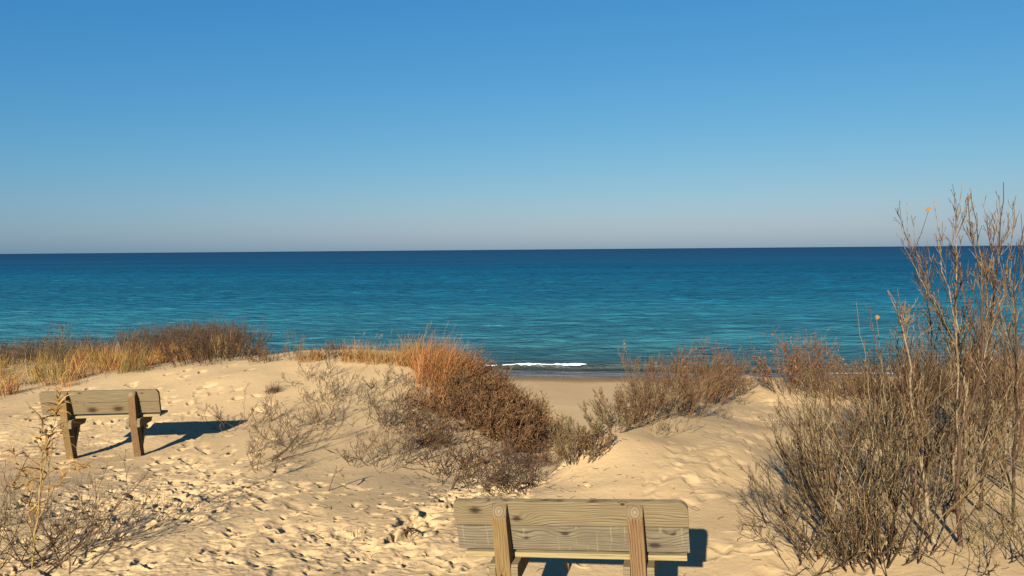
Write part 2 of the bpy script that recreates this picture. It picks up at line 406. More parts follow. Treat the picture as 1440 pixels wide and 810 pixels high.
# the camera's colour response to the sky, one curve per channel
sp_ = N(nt, "ShaderNodeSeparateColor"); nt.links.new(sky.outputs[0], sp_.inputs[0])
cb_ = N(nt, "ShaderNodeCombineColor")
for k, (p_, a_) in enumerate(((1.46, .665), (.84, .672), (.50, .80))):
    v_ = math_n(nt, "MULTIPLY", math_n(nt, "POWER", math_n(nt, "MULTIPLY", sp_.outputs[k], 0.1), p_), a_ * 7.07)
    nt.links.new(v_, cb_.inputs[k])
nt.links.new(cb_.outputs[0], bg.inputs[0]); bg.inputs[1].default_value = 0.050
sd = bpy.data.lights.new("sun", "SUN"); sd.energy = 5.0; sd.angle = rad(0.53); sd.color = (1.0, 0.91, 0.76)
so = bpy.data.objects.new("sun", sd); COL.objects.link(so)
so.rotation_euler = (-sun_from).to_track_quat("-Z", "Y").to_euler()
so.location = (-10, -30, 30)
vs = scene.view_settings
vs.view_transform = "Standard"; vs.look = "None"; vs.gamma = 1; vs.use_curve_mapping = False; vs.exposure = 1.5

# ------------------------------------------------------------------ sand, one sheet with trodden footprints
u = np.linspace(1 / 4.2, 1 / 17.0, 900)
rows = np.concatenate([np.linspace(-6, 4.15, 70), 1 / u, np.linspace(17.1, 64, 190), np.array([80, 140, 260.])])
OFF = 9.0
cols_t = np.concatenate([np.linspace(-3.5, -0.62, 70)[:-1], np.linspace(-0.62, 0.62, 1250), np.linspace(0.62, 3.5, 70)[1:]])
tt = cols_t
# columns fan out slowly so that the mesh is finest near the benches
GX = tt[None, :] * (np.maximum(rows, 0)[:, None] + 2.2)
GX = np.where(rows[:, None] > 0, GX, tt[None, :] * 2.2 * 4)
GX[:70] = tt[None, :] * (np.clip(rows[:70], 0, None)[:, None] + 2.2)
GY = np.repeat(rows[:, None], len(tt), 1)
GZ = height(GX, GY)
GZ0 = GZ.copy()
beach_mask = None


def stamp(x, y, ang, L, Wd, D, rim=0.35, toe=True):
    R = max(L, Wd) * 2.0
    i0, i1 = np.searchsorted(rows, [y - R, y + R])
    if i1 <= i0: return
    s = rows[i0] + 2.2
    j0, j1 = np.searchsorted(tt, [(x - R) / max(s, .5) - 0.004, (x + R) / max(s, .5) + 0.004])
    s2 = rows[i1 - 1] + 2.2
    k0, k1 = np.searchsorted(tt, [(x - R) / s2 - 0.004, (x + R) / s2 + 0.004])
    j0 = min(j0, k0); j1 = max(j1, k1)
    X = GX[i0:i1, j0:j1] - x; Y = GY[i0:i1, j0:j1] - y
    c, sn = math.cos(ang), math.sin(ang)
    a = (X * c + Y * sn) / L; b = (-X * sn + Y * c) / (Wd * (1 + 0.15 * np.sign(X * c + Y * sn)))
    d = np.sqrt(a * a + b * b)
    d = d * (1 + 0.5 * vnoise(X * 14 + x * 7, Y * 14 + y * 5, 3))
    q = np.tanh((X * 0.31 + Y * 0.95) / (0.6 * R / 2))      # pits shaped to the sun: steep near wall casts shade, slumped far wall glares less
    d = d * (1.0 - 0.32 * q)
    rim = rim * (1 - q)
    GZ[i0:i1, j0:j1] += -1.25 * D * np.exp(-(d ** 2.6)) * (1 + 0.3 * a) + rim * D * np.exp(-((d - 1.35) / 0.33) ** 2) * (1 + 0.6 * np.clip(a, -1, 1))


def trample(px, py, sx, sy, n, D, L=(0.08, 0.14), pref=None):
    c = hit(px, py)
    for _ in range(int(n * .62)):
        x = c[0] + RNG.normal() * sx; y = c[1] + RNG.normal() * sy
        if y < 3.2 or y > 16: continue
        ang = RNG.uniform(0, 2 * math.pi) if pref is None else pref + RNG.normal() * 0.5
        l = RNG.uniform(*L) * .85
        stamp(x, y, ang, l, l * RNG.uniform(0.38, 0.6), D * RNG.uniform(0.35, 1.2), rim=RNG.uniform(0.12, 0.4))


trample(215, 705, 0.60, 0.55, 480, 0.038, (0.03, 0.08))
trample(160, 745, 0.75, 0.4, 110, 0.03, (0.035, 0.08))
trample(60, 615, 1.1, 0.9, 110, 0.045, (0.06, 0.11))
trample(250, 655, 0.6, 0.6, 110, 0.036, (0.04, 0.09))
trample(250, 560, 1.3, 0.9, 70, 0.035, (0.06, 0.11))
trample(140, 600, 1.2, 0.9, 80, 0.042, (0.06, 0.11))
trample(370, 690, 0.9, 0.25, 60, 0.022, (0.04, 0.10))
trample(520, 765, 0.7, 0.28, 120, 0.018, (0.03, 0.08))
trample(420, 785, 0.9, 0.25, 60, 0.014, (0.05, 0.11))
trample(640, 790, 0.7, 0.25, 45, 0.016, (0.05, 0.11))
trample(600, 715, 0.4, 0.25, 60, 0.03, (0.03, 0.07))
trample(690, 690, 0.35, 0.25, 120, 0.04, (0.025, 0.07))
trample(180, 790, 1.0, 0.22, 90, 0.018, (0.04, 0.10))
for (px, py, n) in ((945, 692, 26), (975, 668, 34), (1000, 642, 40), (1030, 612, 45), (1055, 587, 40), (1075, 562, 36)):
    trample(px, py, 0.24, 0.25, n, 0.010, (0.06, 0.12), rad(60))
trample(1090, 790, 0.4, 0.3, 14, 0.012, (0.08, 0.14))
trample(1050, 765, 0.3, 0.3, 8, 0.012, (0.08, 0.14))
def trail(pts, D=.02):
    P_ = np.array([hit(*p)[:2] for p in pts]); sl = np.concatenate([[0], np.cumsum(np.linalg.norm(np.diff(P_, axis=0), axis=1))])
    for k, q in enumerate(np.arange(0, sl[-1], .36)):
        x = np.interp(q, sl, P_[:, 0]); y = np.interp(q, sl, P_[:, 1]); x2 = np.interp(q + .1, sl, P_[:, 0]); y2 = np.interp(q + .1, sl, P_[:, 1])
        a = math.atan2(y2 - y, x2 - x + 1e-6); o_ = .09 * (1 if k % 2 else -1)
        stamp(x - math.sin(a) * o_ + RNG.normal() * .03, y + math.cos(a) * o_ + RNG.normal() * .03, a + RNG.normal() * .2, .135, .052, D * RNG.uniform(.6, 1.2), rim=.35)


for tr in (((330, 800), (300, 700), (260, 600), (300, 540)), ((470, 800), (400, 720), (330, 660)), ((560, 800), (430, 735), (330, 690), (230, 640)), ((640, 800), (560, 790), (460, 770), (340, 745)),
           ((920, 700), (985, 655), (1040, 605), (1075, 560)), ((960, 700), (1015, 650), (1060, 600), (1085, 565)), ((1090, 800), (1060, 760), (1045, 735))):
    trail(tr, .013 if tr[0][0] < 700 else .008)
# the scarp where the sand has slipped, under the thicket
for (px, py) in ((655, 690), (675, 687), (695, 690), (715, 684), (735, 688), (625, 705), (640, 712), (570, 735), (580, 748), (600, 722), (560, 760)):
    c = hit(px, py); stamp(c[0], c[1], RNG.uniform(0.3, 1.2), RNG.uniform(.10, .18), RNG.uniform(.05, .08), RNG.uniform(.06, .10), rim=.8)
dz = GZ - GZ0
GZ = GZ0 + np.where(dz > 0, 0.011 * np.tanh(dz / 0.011), 0.075 * np.tanh(dz / 0.075))
# clods and churn
chm = np.zeros_like(GZ)
for (px, py, sx, sy) in ((215, 700, 1.4, 1.2), (60, 620, 1.6, 1.5), (520, 760, 1.2, .5), (690, 690, .8, .5), (200, 790, 1.8, .5)):
    c = hit(px, py); chm = np.maximum(chm, np.exp(-((GX - c[0]) / sx) ** 2 - ((GY - c[1]) / sy) ** 2))
GZ += chm * 0.020 * (np.abs(fbm(GX * 12, GY * 14, 3, 51)) - .2) * (GY < 15)
GZ += 0.0035 * fbm(GX * 6, GY * 6, 2, 71) * (GY < 17)

nr, nc = GX.shape
idx = np.arange(nr * nc).reshape(nr, nc)
quads = np.stack([idx[:-1, :-1], idx[:-1, 1:], idx[1:, 1:], idx[1:, :-1]], -1).reshape(-1, 4)
sand = mesh_obj("sand", np.stack([GX, GY, GZ], -1).reshape(-1, 3), quads, sand_mat(), smooth=True)
sand["kind"] = "structure"; sand["label"] = "pale trodden dune sand running down to the beach"
del quads, idx

# ------------------------------------------------------------------ lake
wr_ = np.concatenate([np.linspace(39, 75, 420), np.geomspace(75.3, 500, 500), np.geomspace(520, 70000, 60)])
wt = np.concatenate([np.linspace(-1.9, -0.74, 60)[:-1], np.linspace(-0.74, 0.74, 560), np.linspace(0.74, 1.9, 60)[1:]])
WX = wt[None, :] * (wr_[:, None] + 12); WY = np.repeat(wr_[:, None], len(wt), 1)
D = WY - shore_y(WX)
WZ = np.zeros_like(WX)
fade = sstep(2, 14, D) * sstep(520, 260, WY)
for k in range(26):
    lam = RNG.uniform(1.2, 6.0); a = RNG.normal() * 0.34 + 0.12; kk = 2 * math.pi / lam
    amp = 0.0065 * lam ** 1.0
    WZ += fade * amp * np.sin(kk * (WX * math.sin(a) + WY * math.cos(a)) + RNG.uniform(0, 6.28)) * (1 + 0.9 * vnoise(WX * 0.06 + k, WY * 0.12, k))
# low swell and the small breaker rolling in
wv = D - 3.6 - 0.5 * np.sin(WX * 0.13)
amp = 0.25 + 0.07 * np.sin(WX * 0.21 + 0.8) + 0.08 * vnoise(WX * 0.5, WX * 0, 9)
WZ += amp * np.exp(-(wv / np.where(wv < 0, 0.34, 1.1)) ** 2)
for (off, aa) in ((9.5, 0.12), (16, 0.10), (24, 0.10), (34, 0.10)):
    wv2 = D - off - 1.4 * np.sin(WX * 0.05 + off)
    WZ += aa * np.exp(-(wv2 / np.where(wv2 < 0, 0.8, 1.6)) ** 2) * np.clip(0.4 + 1.8 * vnoise(WX * 0.05, WX * 0 + off, 4), 0, 1)
WZ += 0.012 * sstep(-2, 0, -D) * 0
WZ += LAKE_Z
nr, nc = WX.shape
idx = np.arange(nr * nc).reshape(nr, nc)
quads = np.stack([idx[:-1, :-1], idx[:-1, 1:], idx[1:, 1:], idx[1:, :-1]], -1).reshape(-1, 4)
water = mesh_obj("lake_water", np.stack([WX, WY, WZ], -1).reshape(-1, 3), quads, water_mat(), smooth=True)
water["kind"] = "structure"; water["label"] = "teal lake water darkening to blue at the horizon"

# foam: lumpy white crest of the one breaking stretch, and thin swash lines on the beach
m, nt, b = new_mat("foam")
b.inputs["Base Color"].default_value = (.45, .47, .48, 1); b.inputs["Roughness"].default_value = 0.9
MAT["foam"] = m


def foam_strip(x0, x1, off, wid, hgt, holes, s):
    xs = np.arange(x0, x1, 0.06); ts = np.linspace(-1, 1, 9)
    X = np.repeat(xs[:, None], 9, 1)
    wloc = wid * np.clip(0.55 + 1.9 * vnoise(X * 0.9, X * 0, s) + 1.1 * vnoise(X * 3.7, X * 0, s + 1), 0.22, 1.7) * sstep(0, 1.2, X - x0) * sstep(0, 0.8, x1 - X)
    Y = shore_y(X) + off + 0.5 * np.sin(X * 0.13) + ts[None, :] * wloc + 0.08 * vnoise(X * 3, X * 0, s + 2)
    wvv = Y - shore_y(X) - 3.6 - 0.5 * np.sin(X * 0.13)
    a_ = 0.25 + 0.07 * np.sin(X * 0.21 + 0.8) + 0.08 * vnoise(X * 0.5, X * 0, 9)
    base = a_ * np.exp(-(wvv / np.where(wvv < 0, 0.34, 1.1)) ** 2) if hgt > 0.02 else 0
    Z = LAKE_Z + base + 0.012 + hgt * (1 - ts[None, :] ** 2) * (0.6 + 0.9 * np.abs(vnoise(X * 6, Y * 6, s + 3)))
    n, k = X.shape
    idx = np.arange(n * k).reshape(n, k)
    q = np.stack([idx[:-1, :-1], idx[1:, :-1], idx[1:, 1:], idx[:-1, 1:]], -1).reshape(-1, 4)
    keep = (vnoise(X[:-1, :-1] * 2.2, Y[:-1, :-1] * 5, s + 6) > holes - 0.5).ravel()
    return np.stack([X, Y, Z], -1).reshape(-1, 3), q[keep]


V, Q = foam_strip(-3.5, 5.0, 3.45, 0.10, 0.03, 0.16, 60)
fo = mesh_obj("breaker_foam", V, Q, MAT["foam"], smooth=True); fo["kind"] = "stuff"; fo["label"] = "thin white foam along the breaking wavelet"
V, Q = foam_strip(20.0, 24.5, 2.6, 0.22, 0.03, 0.25, 75)
fo = mesh_obj("breaker_foam", V, Q, MAT["foam"], smooth=True); fo["kind"] = "stuff"; fo["label"] = "white foam of the wave behind the right shrubs"

# ------------------------------------------------------------------ benches
def prism(profile_yz, x0, x1):
    """profile in (y, z), extruded along x"""
    n = len(profile_yz)
    return [(x0, y, z) for y, z in profile_yz] + [(x1, y, z) for y, z in profile_yz], n


def bevel_mesh(name, verts, faces, mat, parent, bevel=0.004):
    me = bpy.data.meshes.new(name)
    me.from_pydata([tuple(v) for v in verts], [], faces)
    me.update()
    import bmesh
    bm = bmesh.new(); bm.from_mesh(me)
    bmesh.ops.recalc_face_normals(bm, faces=bm.faces)
    bmesh.ops.bevel(bm, geom=list(bm.edges), offset=bevel, segments=2, profile=0.6, affect="EDGES", clamp_overlap=True)
    bm.to_mesh(me); bm.free()
    me.materials.append(mat)
    o = bpy.data.objects.new(name, me); COL.objects.link(o); o.parent = parent
    return o


def prism_faces(n):
    f = [list(range(n))[::-1], list(range(n, 2 * n))]
    for i in range(n):
        j = (i + 1) % n
        f.append([i, j, n + j, n + i])
    return f


WEATHER = ((0.0213, 0.0142, 0.0071), (0.1122, 0.0838, 0.044), (0.1668, 0.1321, 0.0753))
GREYW = ((0.0227, 0.0177, 0.0114), (0.0951, 0.076, 0.0469), (0.142, 0.1179, 0.0767))
MAT["board_top"] = wood_mat("weathered_board", *WEATHER, 0, [(-0.51, .020, .028), (-0.28, -.030, .022), (0.30, .06, .010)], ring=95, mottled=.55)
MAT["board_low"] = wood_mat("greyed_board", *GREYW, 0, [(-0.24, .0, .016), (-0.02, .03, .020), (0.45, -.03, .026), (0.55, .035, .012)], ring=80, mottled=.8, streak=(0.1917, 0.1526, 0.0781))
MAT["board_far_top"] = wood_mat("pale_weathered_board", *WEATHER, 0, [(-0.22, .05, .016), (0.50, .03, .012)], ring=90, mottled=.5)
MAT["board_far_low"] = wood_mat("cathedral_grain_board", (0.0284, 0.0156, 0.0071), (0.11, 0.0795, 0.0412), (0.1491, 0.1193, 0.0696), 0, [(-0.1, -.02, .05), (0.2, -.01, .05), (0.4118, 0., 0.0284)], ring=85, mottled=.5)
MAT["seat_wood"] = wood_mat("seat_board", (0.071, 0.0497, 0.0192), (0.1846, 0.142, 0.0639), (0.2272, 0.1846, 0.0994), 0, [], ring=60, mottled=.35)
MAT["post_a"] = wood_mat("yellowed_post", (0.0185, 0.0099, 0.0035), (0.1136, 0.0696, 0.0256), (0.1633, 0.115, 0.0511), 2, [(-0.01, .36, .009)], ring=120, mottled=.3)
MAT["post_b"] = wood_mat("reddish_post", (0.0185, 0.0078, 0.0035), (0.098, 0.0535, 0.0225), (0.158, 0.104, 0.0485), 2, [], ring=110, mottled=.35)
MAT["support"] = wood_mat("support_wood", (0.0256, 0.0177, 0.0085), (0.1172, 0.0887, 0.0454), (0.1526, 0.1221, 0.071), 0, [], ring=70, mottled=.35)
MAT["end_grain"] = None
m, nt, b = new_mat("end_grain")
tc = N(nt, "ShaderNodeTexCoord")
sp = N(nt, "ShaderNodeSeparateXYZ"); nt.links.new(tc.outputs["Object"], sp.inputs[0])
r2 = math_n(nt, "SQRT", math_n(nt, "ADD", math_n(nt, "POWER", math_n(nt, "ABSOLUTE", sp.outputs[0]), 2.0), math_n(nt, "POWER", math_n(nt, "ABSOLUTE", math_n(nt, "MULTIPLY", sp.outputs[2], 0.9)), 2.0)))
sn = math_n(nt, "SINE", math_n(nt, "MULTIPLY", r2, 430.0))
rr = ramp(nt, [(0.0, (0.0887, 0.0625, 0.0298)), (1.0, (0.142, 0.1065, 0.0554))])
nt.links.new(math_n(nt, "MULTIPLY", math_n(nt, "ADD", sn, 1.0), 0.5), rr.inputs[0]); nt.links.new(rr.outputs[0], b.inputs["Base Color"])
b.inputs["Roughness"].default_value = .9
MAT["end_grain"] = m

LEAN = math.tan(rad(11.0))


def make_bench(loc, rz, length, label, mats, tilt=0.0):
    root = empty("wooden_bench", loc, label, "bench", "weathered wooden benches in the dune sand", rz)
    root.rotation_euler = (0, tilt, rz)
    front = lambda z: 0.055 - LEAN * (z - 0.40)      # front face of the posts
    px = length / 2 - 0.213 * length
    bh = 0.143
    # backrest: two boards, upper with rounded outer corners
    for k, (z0, z1, nm, mt) in enumerate(((0.478 + bh + .0015, 0.478 + 2 * bh, "backrest_board", mats[0]), (0.478, 0.478 + bh - .0015, "backrest_board", mats[1]))):
        hl = length / 2 - (0.0 if k == 0 else 0.003)
        zc = (z0 + z1) / 2; h = (z1 - z0) / 2
        out = []
        R = 0.05
        if k == 0:
            out = [(-hl, -h), (hl, -h)]
            for a in range(0, 7):
                t = a / 6 * math.pi / 2; out.append((hl - R + R * math.cos(t), h - R + R * math.sin(t)))
            for a in range(0, 7):
                t = math.pi / 2 + a / 6 * math.pi / 2; out.append((-hl + R * .5 + R * .5 * math.cos(t), h - R * .5 + R * .5 * math.sin(t)))
        else:
            out = [(-hl, -h), (hl, -h), (hl, h), (-hl, h)]
        n = len(out)
        verts = [(x, 0.0, z) for x, z in out] + [(x, 0.038, z) for x, z in out]
        o = bevel_mesh(nm, verts, prism_faces(n), mt, root, 0.003)
        o.location = (0, front(zc) + 0.003, zc)
        o.rotation_euler = (math.atan(LEAN), 0, 0)
        o["label"] = "upper yellowish backrest board with a rounded corner" if k == 0 else "lower greyer backrest board"
    # seat
    verts, n = prism([(0.060, 0.427), (0.30, 0.427), (0.30, 0.455), (0.060, 0.455)], -length / 2 + 0.03, length / 2 - 0.02)
    bevel_mesh("seat", verts, prism_faces(n), mats[2], root, 0.004)
    for s, pm in ((-1, mats[3]), (1, mats[4])):
        hw = 0.041
        dep = 0.092
        ztop = 0.478 + 2 * bh - 0.012
        prof = [(front(-0.35), -0.35), (front(ztop), ztop), (front(ztop) - 0.012, ztop + 0.004), (front(ztop - .06) - .058, ztop - 0.065), (front(.36) - dep - .008, 0.36), (front(-0.35) - dep, -0.35)]
        verts, n = prism(prof, -hw, hw)
        o = bevel_mesh("post", verts, prism_faces(n), pm, root, 0.004)
        o.location = (s * px, 0, 0)
        # sawn, ringed cut face at the head of the post
        a = np.array(prof[2]); c = np.array(prof[3]); dv = (c - a); nrm = np.array([dv[1], -dv[0]]); nrm = nrm / np.linalg.norm(nrm)
        if nrm[1] < 0: nrm = -nrm
        p0 = a + dv * 0.06 + nrm * 0.0015; p1 = a + dv * 0.94 + nrm * 0.0015
        mid = (p0 + p1) / 2
        vv = [(-hw + .005, p0[0], p0[1] - mid[1]), (hw - .005, p0[0], p0[1] - mid[1]), (hw - .005, p1[0], p1[1] - mid[1]), (-hw + .005, p1[0], p1[1] - mid[1])]
        vv += [(x, y - nrm[0] * .004, z - nrm[1] * .004) for x, y, z in vv]
        e = mesh_obj("end_grain", vv, [(0, 1, 2, 3), (7, 6, 5, 4), (0, 4, 5, 1), (1, 5, 6, 2), (2, 6, 7, 3), (3, 7, 4, 0)], MAT["end_grain"], o)
        e.location = (0, 0, mid[1])
        # seat arms clamp the post from both sides, brace runs down to the post between them
        for q in (-1, 1):
            x0 = q * (hw + 0.002); x1 = q * (hw + 0.040)
            yb = front(.36) - dep - .012
            prof = [(yb, 0.325), (yb, 0.40), (yb + .015, 0.4245), (0.31, 0.4245), (0.31, 0.375), (0.27, 0.325)]
            verts, n = prism(prof, min(x0, x1), max(x0, x1))
            o = bevel_mesh("seat_arm", verts, prism_faces(n), mats[5], root, 0.003); o.location = (s * px, 0, 0)
        prof = [(0.30, 0.405), (0.225, 0.405), (front(.08) + .002, 0.12), (front(.04) + .002, 0.04)]
        verts, n = prism(prof, -0.034, 0.034)
        o = bevel_mesh("brace", verts, prism_faces(n), mats[5], root, 0.003); o.location = (s * px, 0, 0)
    return root


def bench_place(pl, pr, Yl, Yr):
    """world ends of the upper edge of the backrest"""
    return at(*pl, Yl), at(*pr, Yr)


def bench_base(A, B):
    """base point, heading, length and sideways tilt of a bench whose backrest runs from A to B along its upper edge"""
    L = float(np.linalg.norm(A - B)); rz = math.atan2(B[1] - A[1], B[0] - A[0]); tilt = -math.asin((B[2] - A[2]) / L)
    off = Matrix.Rotation(rz, 3, "Z") @ Matrix.Rotation(tilt, 3, "Y") @ Vector((0, 0.055 - LEAN * (TOPZ - 0.40) + 0.003, TOPZ))
    m_ = (A + B) / 2
    return Vector(m_) - off, rz, L, tilt


TOPZ = 0.478 + 0.286
loc, rz, L1, tl_ = bench_base(*bench_place((636, 705), (967, 707), 4.02, 3.74))
b1 = make_bench(loc, rz, L1, "near wooden bench in the foreground, greyed lower board, cut off by the picture's bottom edge",
                [MAT["board_top"], MAT["board_low"], MAT["seat_wood"], MAT["post_a"], MAT["post_b"], MAT["support"]], tilt=tl_)
loc, rz, L2, tl_ = bench_base(*bench_place((54, 552), (222, 548), 8.65, 8.72))
b2 = make_bench(loc, rz, L2, "farther wooden bench at left on trampled sand with its whole shadow beside it",
                [MAT["board_far_top"], MAT["board_far_low"], MAT["seat_wood"], MAT["post_a"], MAT["post_b"], MAT["support"]], tilt=tl_)
print("BENCH", L1, L2, b1.location, ground(b1.location.x, b1.location.y), b2.location, ground(b2.location.x, b2.location.y))

# ------------------------------------------------------------------ plants
def unit(v):
    return v / (np.linalg.norm(v, axis=-1, keepdims=True) + 1e-9)


def grow(base, dirs, length, r0, n=5, trop=0.25, wob=0.12, rng=RNG, taper=0.35, tropdir=(0, 0, 1)):
    """Batch of tapering, bending stems -> points (N, n, 3) and radii (N, n)"""
    Nn = len(base)
    P = np.zeros((Nn, n, 3)); P[:, 0] = base
    d = unit(np.asarray(dirs, float))
    td = np.asarray(tropdir, float)
    seg = np.asarray(length)[:, None] / (n - 1)
    for k in range(1, n):
        P[:, k] = P[:, k - 1] + d * seg
        d = unit(d + td * trop / (n - 1) + rng.normal(size=(Nn, 3)) * wob)
    R = np.asarray(r0)[:, None] * np.linspace(1, taper, n)[None, :]
    return P, R


def fork(P, R, per, t0, t1, spread, lfac, rng=RNG, rfac=0.62, **kw):
    """Side shoots from a batch of parents"""
    Nn, n, _ = P.shape
    par = np.repeat(np.arange(Nn), per)
    t = rng.uniform(t0, t1, len(par)) * (n - 1)
    k = np.minimum(t.astype(int), n - 2); f = (t - k)[:, None]
    base = P[par, k] * (1 - f) + P[par, k + 1] * f
    tan = unit(P[par, k + 1] - P[par, k])
    d = unit(tan + unit(rng.normal(size=tan.shape)) * spread)
    plen = np.linalg.norm(P[:, -1] - P[:, 0], axis=1)[par]
    ln = plen * lfac * rng.uniform(0.55, 1.25, len(par)) * (1.15 - 0.6 * t / (n - 1))
    r = (R[par, k]) * rfac
    return grow(base, d, ln, np.maximum(r, 0.0009), rng=rng, **kw)


def tubes(batches, sides=3, rmin=0.0011):
    VV, QQ, off = [], [], 0
    for P, R in batches:
        Nn, n, _ = P.shape
        if Nn == 0: continue
        R = np.maximum(R, rmin)
        T = np.zeros_like(P); T[:, 1:-1] = P[:, 2:] - P[:, :-2]; T[:, 0] = P[:, 1] - P[:, 0]; T[:, -1] = P[:, -1] - P[:, -2]
        T = unit(T)
        ref = np.tile(np.array([0.31, 0.86, 0.4]), (Nn, 1)); ref = unit(ref)[:, None, :]
        A_ = unit(np.cross(T, ref)); B_ = np.cross(T, A_)
        ang = np.arange(sides) / sides * 2 * math.pi
        ring = P[:, :, None] + R[:, :, None, None] * (A_[:, :, None] * np.cos(ang)[None, None, :, None] + B_[:, :, None] * np.sin(ang)[None, None, :, None])
        VV.append(ring.reshape(-1, 3))
        idx = (np.arange(Nn * n * sides).reshape(Nn, n, sides) + off)
        a = idx[:, :-1, :]; b_ = idx[:, 1:, :]
        q = np.stack([a, np.roll(a, -1, 2), np.roll(b_, -1, 2), b_], -1).reshape(-1, 4)
        QQ.append(q); off += Nn * n * sides
    return np.vstack(VV), np.vstack(QQ)


def blades(base, dirs, length, width, n=5, trop=-0.5, wob=0.05, rng=RNG, tropdir=(0, 0, 1), wind=None):
    """Grass blades: narrow, tapering folded ribbons"""
    td = np.array((0, 0, 1.0)) if wind is None else np.array(wind)
    P, R = grow(base, dirs, length, width, n=n, trop=trop, wob=wob, rng=rng, taper=0.12, tropdir=td)
    Nn = len(P)
    T = unit(P[:, -1] - P[:, 0])
    S = unit(np.cross(T, rng.normal(size=(Nn, 3))))[:, None, :]
    L_ = P - S * R[:, :, None]; R_ = P + S * R[:, :, None]
    V = np.stack([L_, R_], 2).reshape(-1, 3)
    idx = np.arange(Nn * n * 2).reshape(Nn, n, 2)
    q = np.stack([idx[:, :-1, 0], idx[:, :-1, 1], idx[:, 1:, 1], idx[:, 1:, 0]], -1).reshape(-1, 4)
    return V, q, P


def leaf_cloud(pts, size, rng=RNG):
    """Small folded dry leaves"""
    Nn = len(pts)
    d = unit(rng.normal(size=(Nn, 3))); s = unit(np.cross(d, rng.normal(size=(Nn, 3)))); nn = np.cross(d, s)
    L_ = (size * rng.uniform(.6, 1.3, Nn))[:, None]
    a = pts; c = pts + d * L_; mid = pts + d * L_ * .5
    l = mid + s * L_ * .28 + nn * L_ * .12; r = mid - s * L_ * .28 + nn * L_ * .12
    V = np.stack([a, l, c, r], 1).reshape(-1, 3)
    i = np.arange(Nn)[:, None] * 4
    return V, np.hstack([i, i + 1, i + 2, i + 3])


def merge(*vq):
    V, Q, o = [], [], 0
    for v, q in vq:
        V.append(v); Q.append(q + o); o += len(v)
    return np.vstack(V), np.vstack(Q)


def fan_dirs(n, tilt0, tilt1, rng, az0=0, az1=2 * math.pi, lean=(0, 0)):
    az = rng.uniform(az0, az1, n); ti = rng.uniform(tilt0, tilt1, n)
    return np.stack([np.sin(ti) * np.cos(az) + lean[0], np.sin(ti) * np.sin(az) + lean[1], np.cos(ti)], 1)


def tips(P, rng, n, t0=.55):
    i = rng.integers(0, len(P), n); t = rng.uniform(t0, 1, n) * (P.shape[1] - 1)
    k = np.minimum(t.astype(int), P.shape[1] - 2); f = (t - k)[:, None]
    return P[i, k] * (1 - f) + P[i, k + 1] * f


def stem_parts(P, R, sides, rmin, mat, root):
    if len(P) <= 16:
        for i in range(len(P)): mesh_obj("stem", *tubes([(P[i:i + 1], R[i:i + 1])], sides, rmin), mat, root)
    else: mesh_obj("stem", *tubes([(P, R)], sides, rmin), mat, root)


# --- kinds of plant, each built round its own origin (ground at z = 0, roots slightly below)
def broom_shrub(root, seed, h, spread, stems, mat, per=(7, 5), r=0.005, leaf=None, nleaf=0, leafsize=.02, lean=(0, 0), tilt=0.62, lift=.35, rmin=.0013, sides=3, sp=.55, lf_=.45, third=0, wob=.07):
    rng = np.random.default_rng(seed)
    base = np.zeros((stems, 3)); a = rng.uniform(0, 6.283, stems); q = np.sqrt(rng.uniform(0, 1, stems))
    base[:, 0] = np.cos(a) * q * spread * .35; base[:, 1] = np.sin(a) * q * spread * .35
    base[:, 2] = -0.04
    ti = q * tilt * rng.uniform(.7, 1.2, stems)
    d = np.stack([np.cos(a) * np.sin(ti) + lean[0], np.sin(a) * np.sin(ti) + lean[1], np.cos(ti)], 1)
    P, R = grow(base, d, h * (.35 + .72 * rng.uniform(0, 1, stems) ** .8), r * rng.uniform(.7, 1.3, stems), n=8, trop=lift, wob=wob, rng=rng)
    P1, R1 = fork(P, R, per[0], .15, .92, sp, lf_, rng=rng, n=6, trop=.5, wob=.12)
    B_ = [(P, R), (P1, R1)]
    P2 = P1
    if per[1]:
        P2, R2 = fork(P1, R1, per[1], .2, .95, .6, .42, rng=rng, n=4, trop=.4, wob=.10)
        B_.append((P2, R2))
        if third:
            B_.append(fork(P2, R2, third, .2, .95, .55, .5, rng=rng, n=4, trop=.3, wob=.12))
    stem_parts(P, R, sides + 1, rmin, mat, root)
    o = mesh_obj("crown", *tubes(B_[1:], sides, rmin), mat, root)
    if leaf and nleaf:
        mesh_obj("foliage", *leaf_cloud(tips(P2, rng, nleaf), leafsize, rng), leaf, root)
    return root


def sprawl_shrub(root, seed, h, w_, stems, mat, per=(4, 3), r=.004, rmin=.0012):
    """Low, half buried shrub whose bent twigs sprawl over the sand"""
    rng = np.random.default_rng(seed)
    base = np.stack([rng.normal(0, w_ * .30, stems), rng.normal(0, w_ * .22, stems), np.full(stems, -.02)], 1)
    bw = np.array([root.location.x, root.location.y]) + base[:, :2]
    base[:, 2] = height(bw[:, 0], bw[:, 1]) - root.location.z - .015
    d = fan_dirs(stems, .5, 1.35, rng)
    P, R = grow(base, d, h * rng.uniform(.6, 1.5, stems), r * rng.uniform(.7, 1.3, stems), n=6, trop=1.0, wob=.15, rng=rng)
    P1, R1 = fork(P, R, per[0], .25, .95, .65, .5, rng=rng, n=5, trop=.6, wob=.11)
    P2, R2 = fork(P1, R1, per[1], .3, .95, .8, .5, rng=rng, n=4, trop=.3, wob=.15)
    stem_parts(P, R, 4, rmin, mat, root)
    mesh_obj("crown", *tubes([(P1, R1), (P2, R2)], 3, rmin), mat, root)
    return root


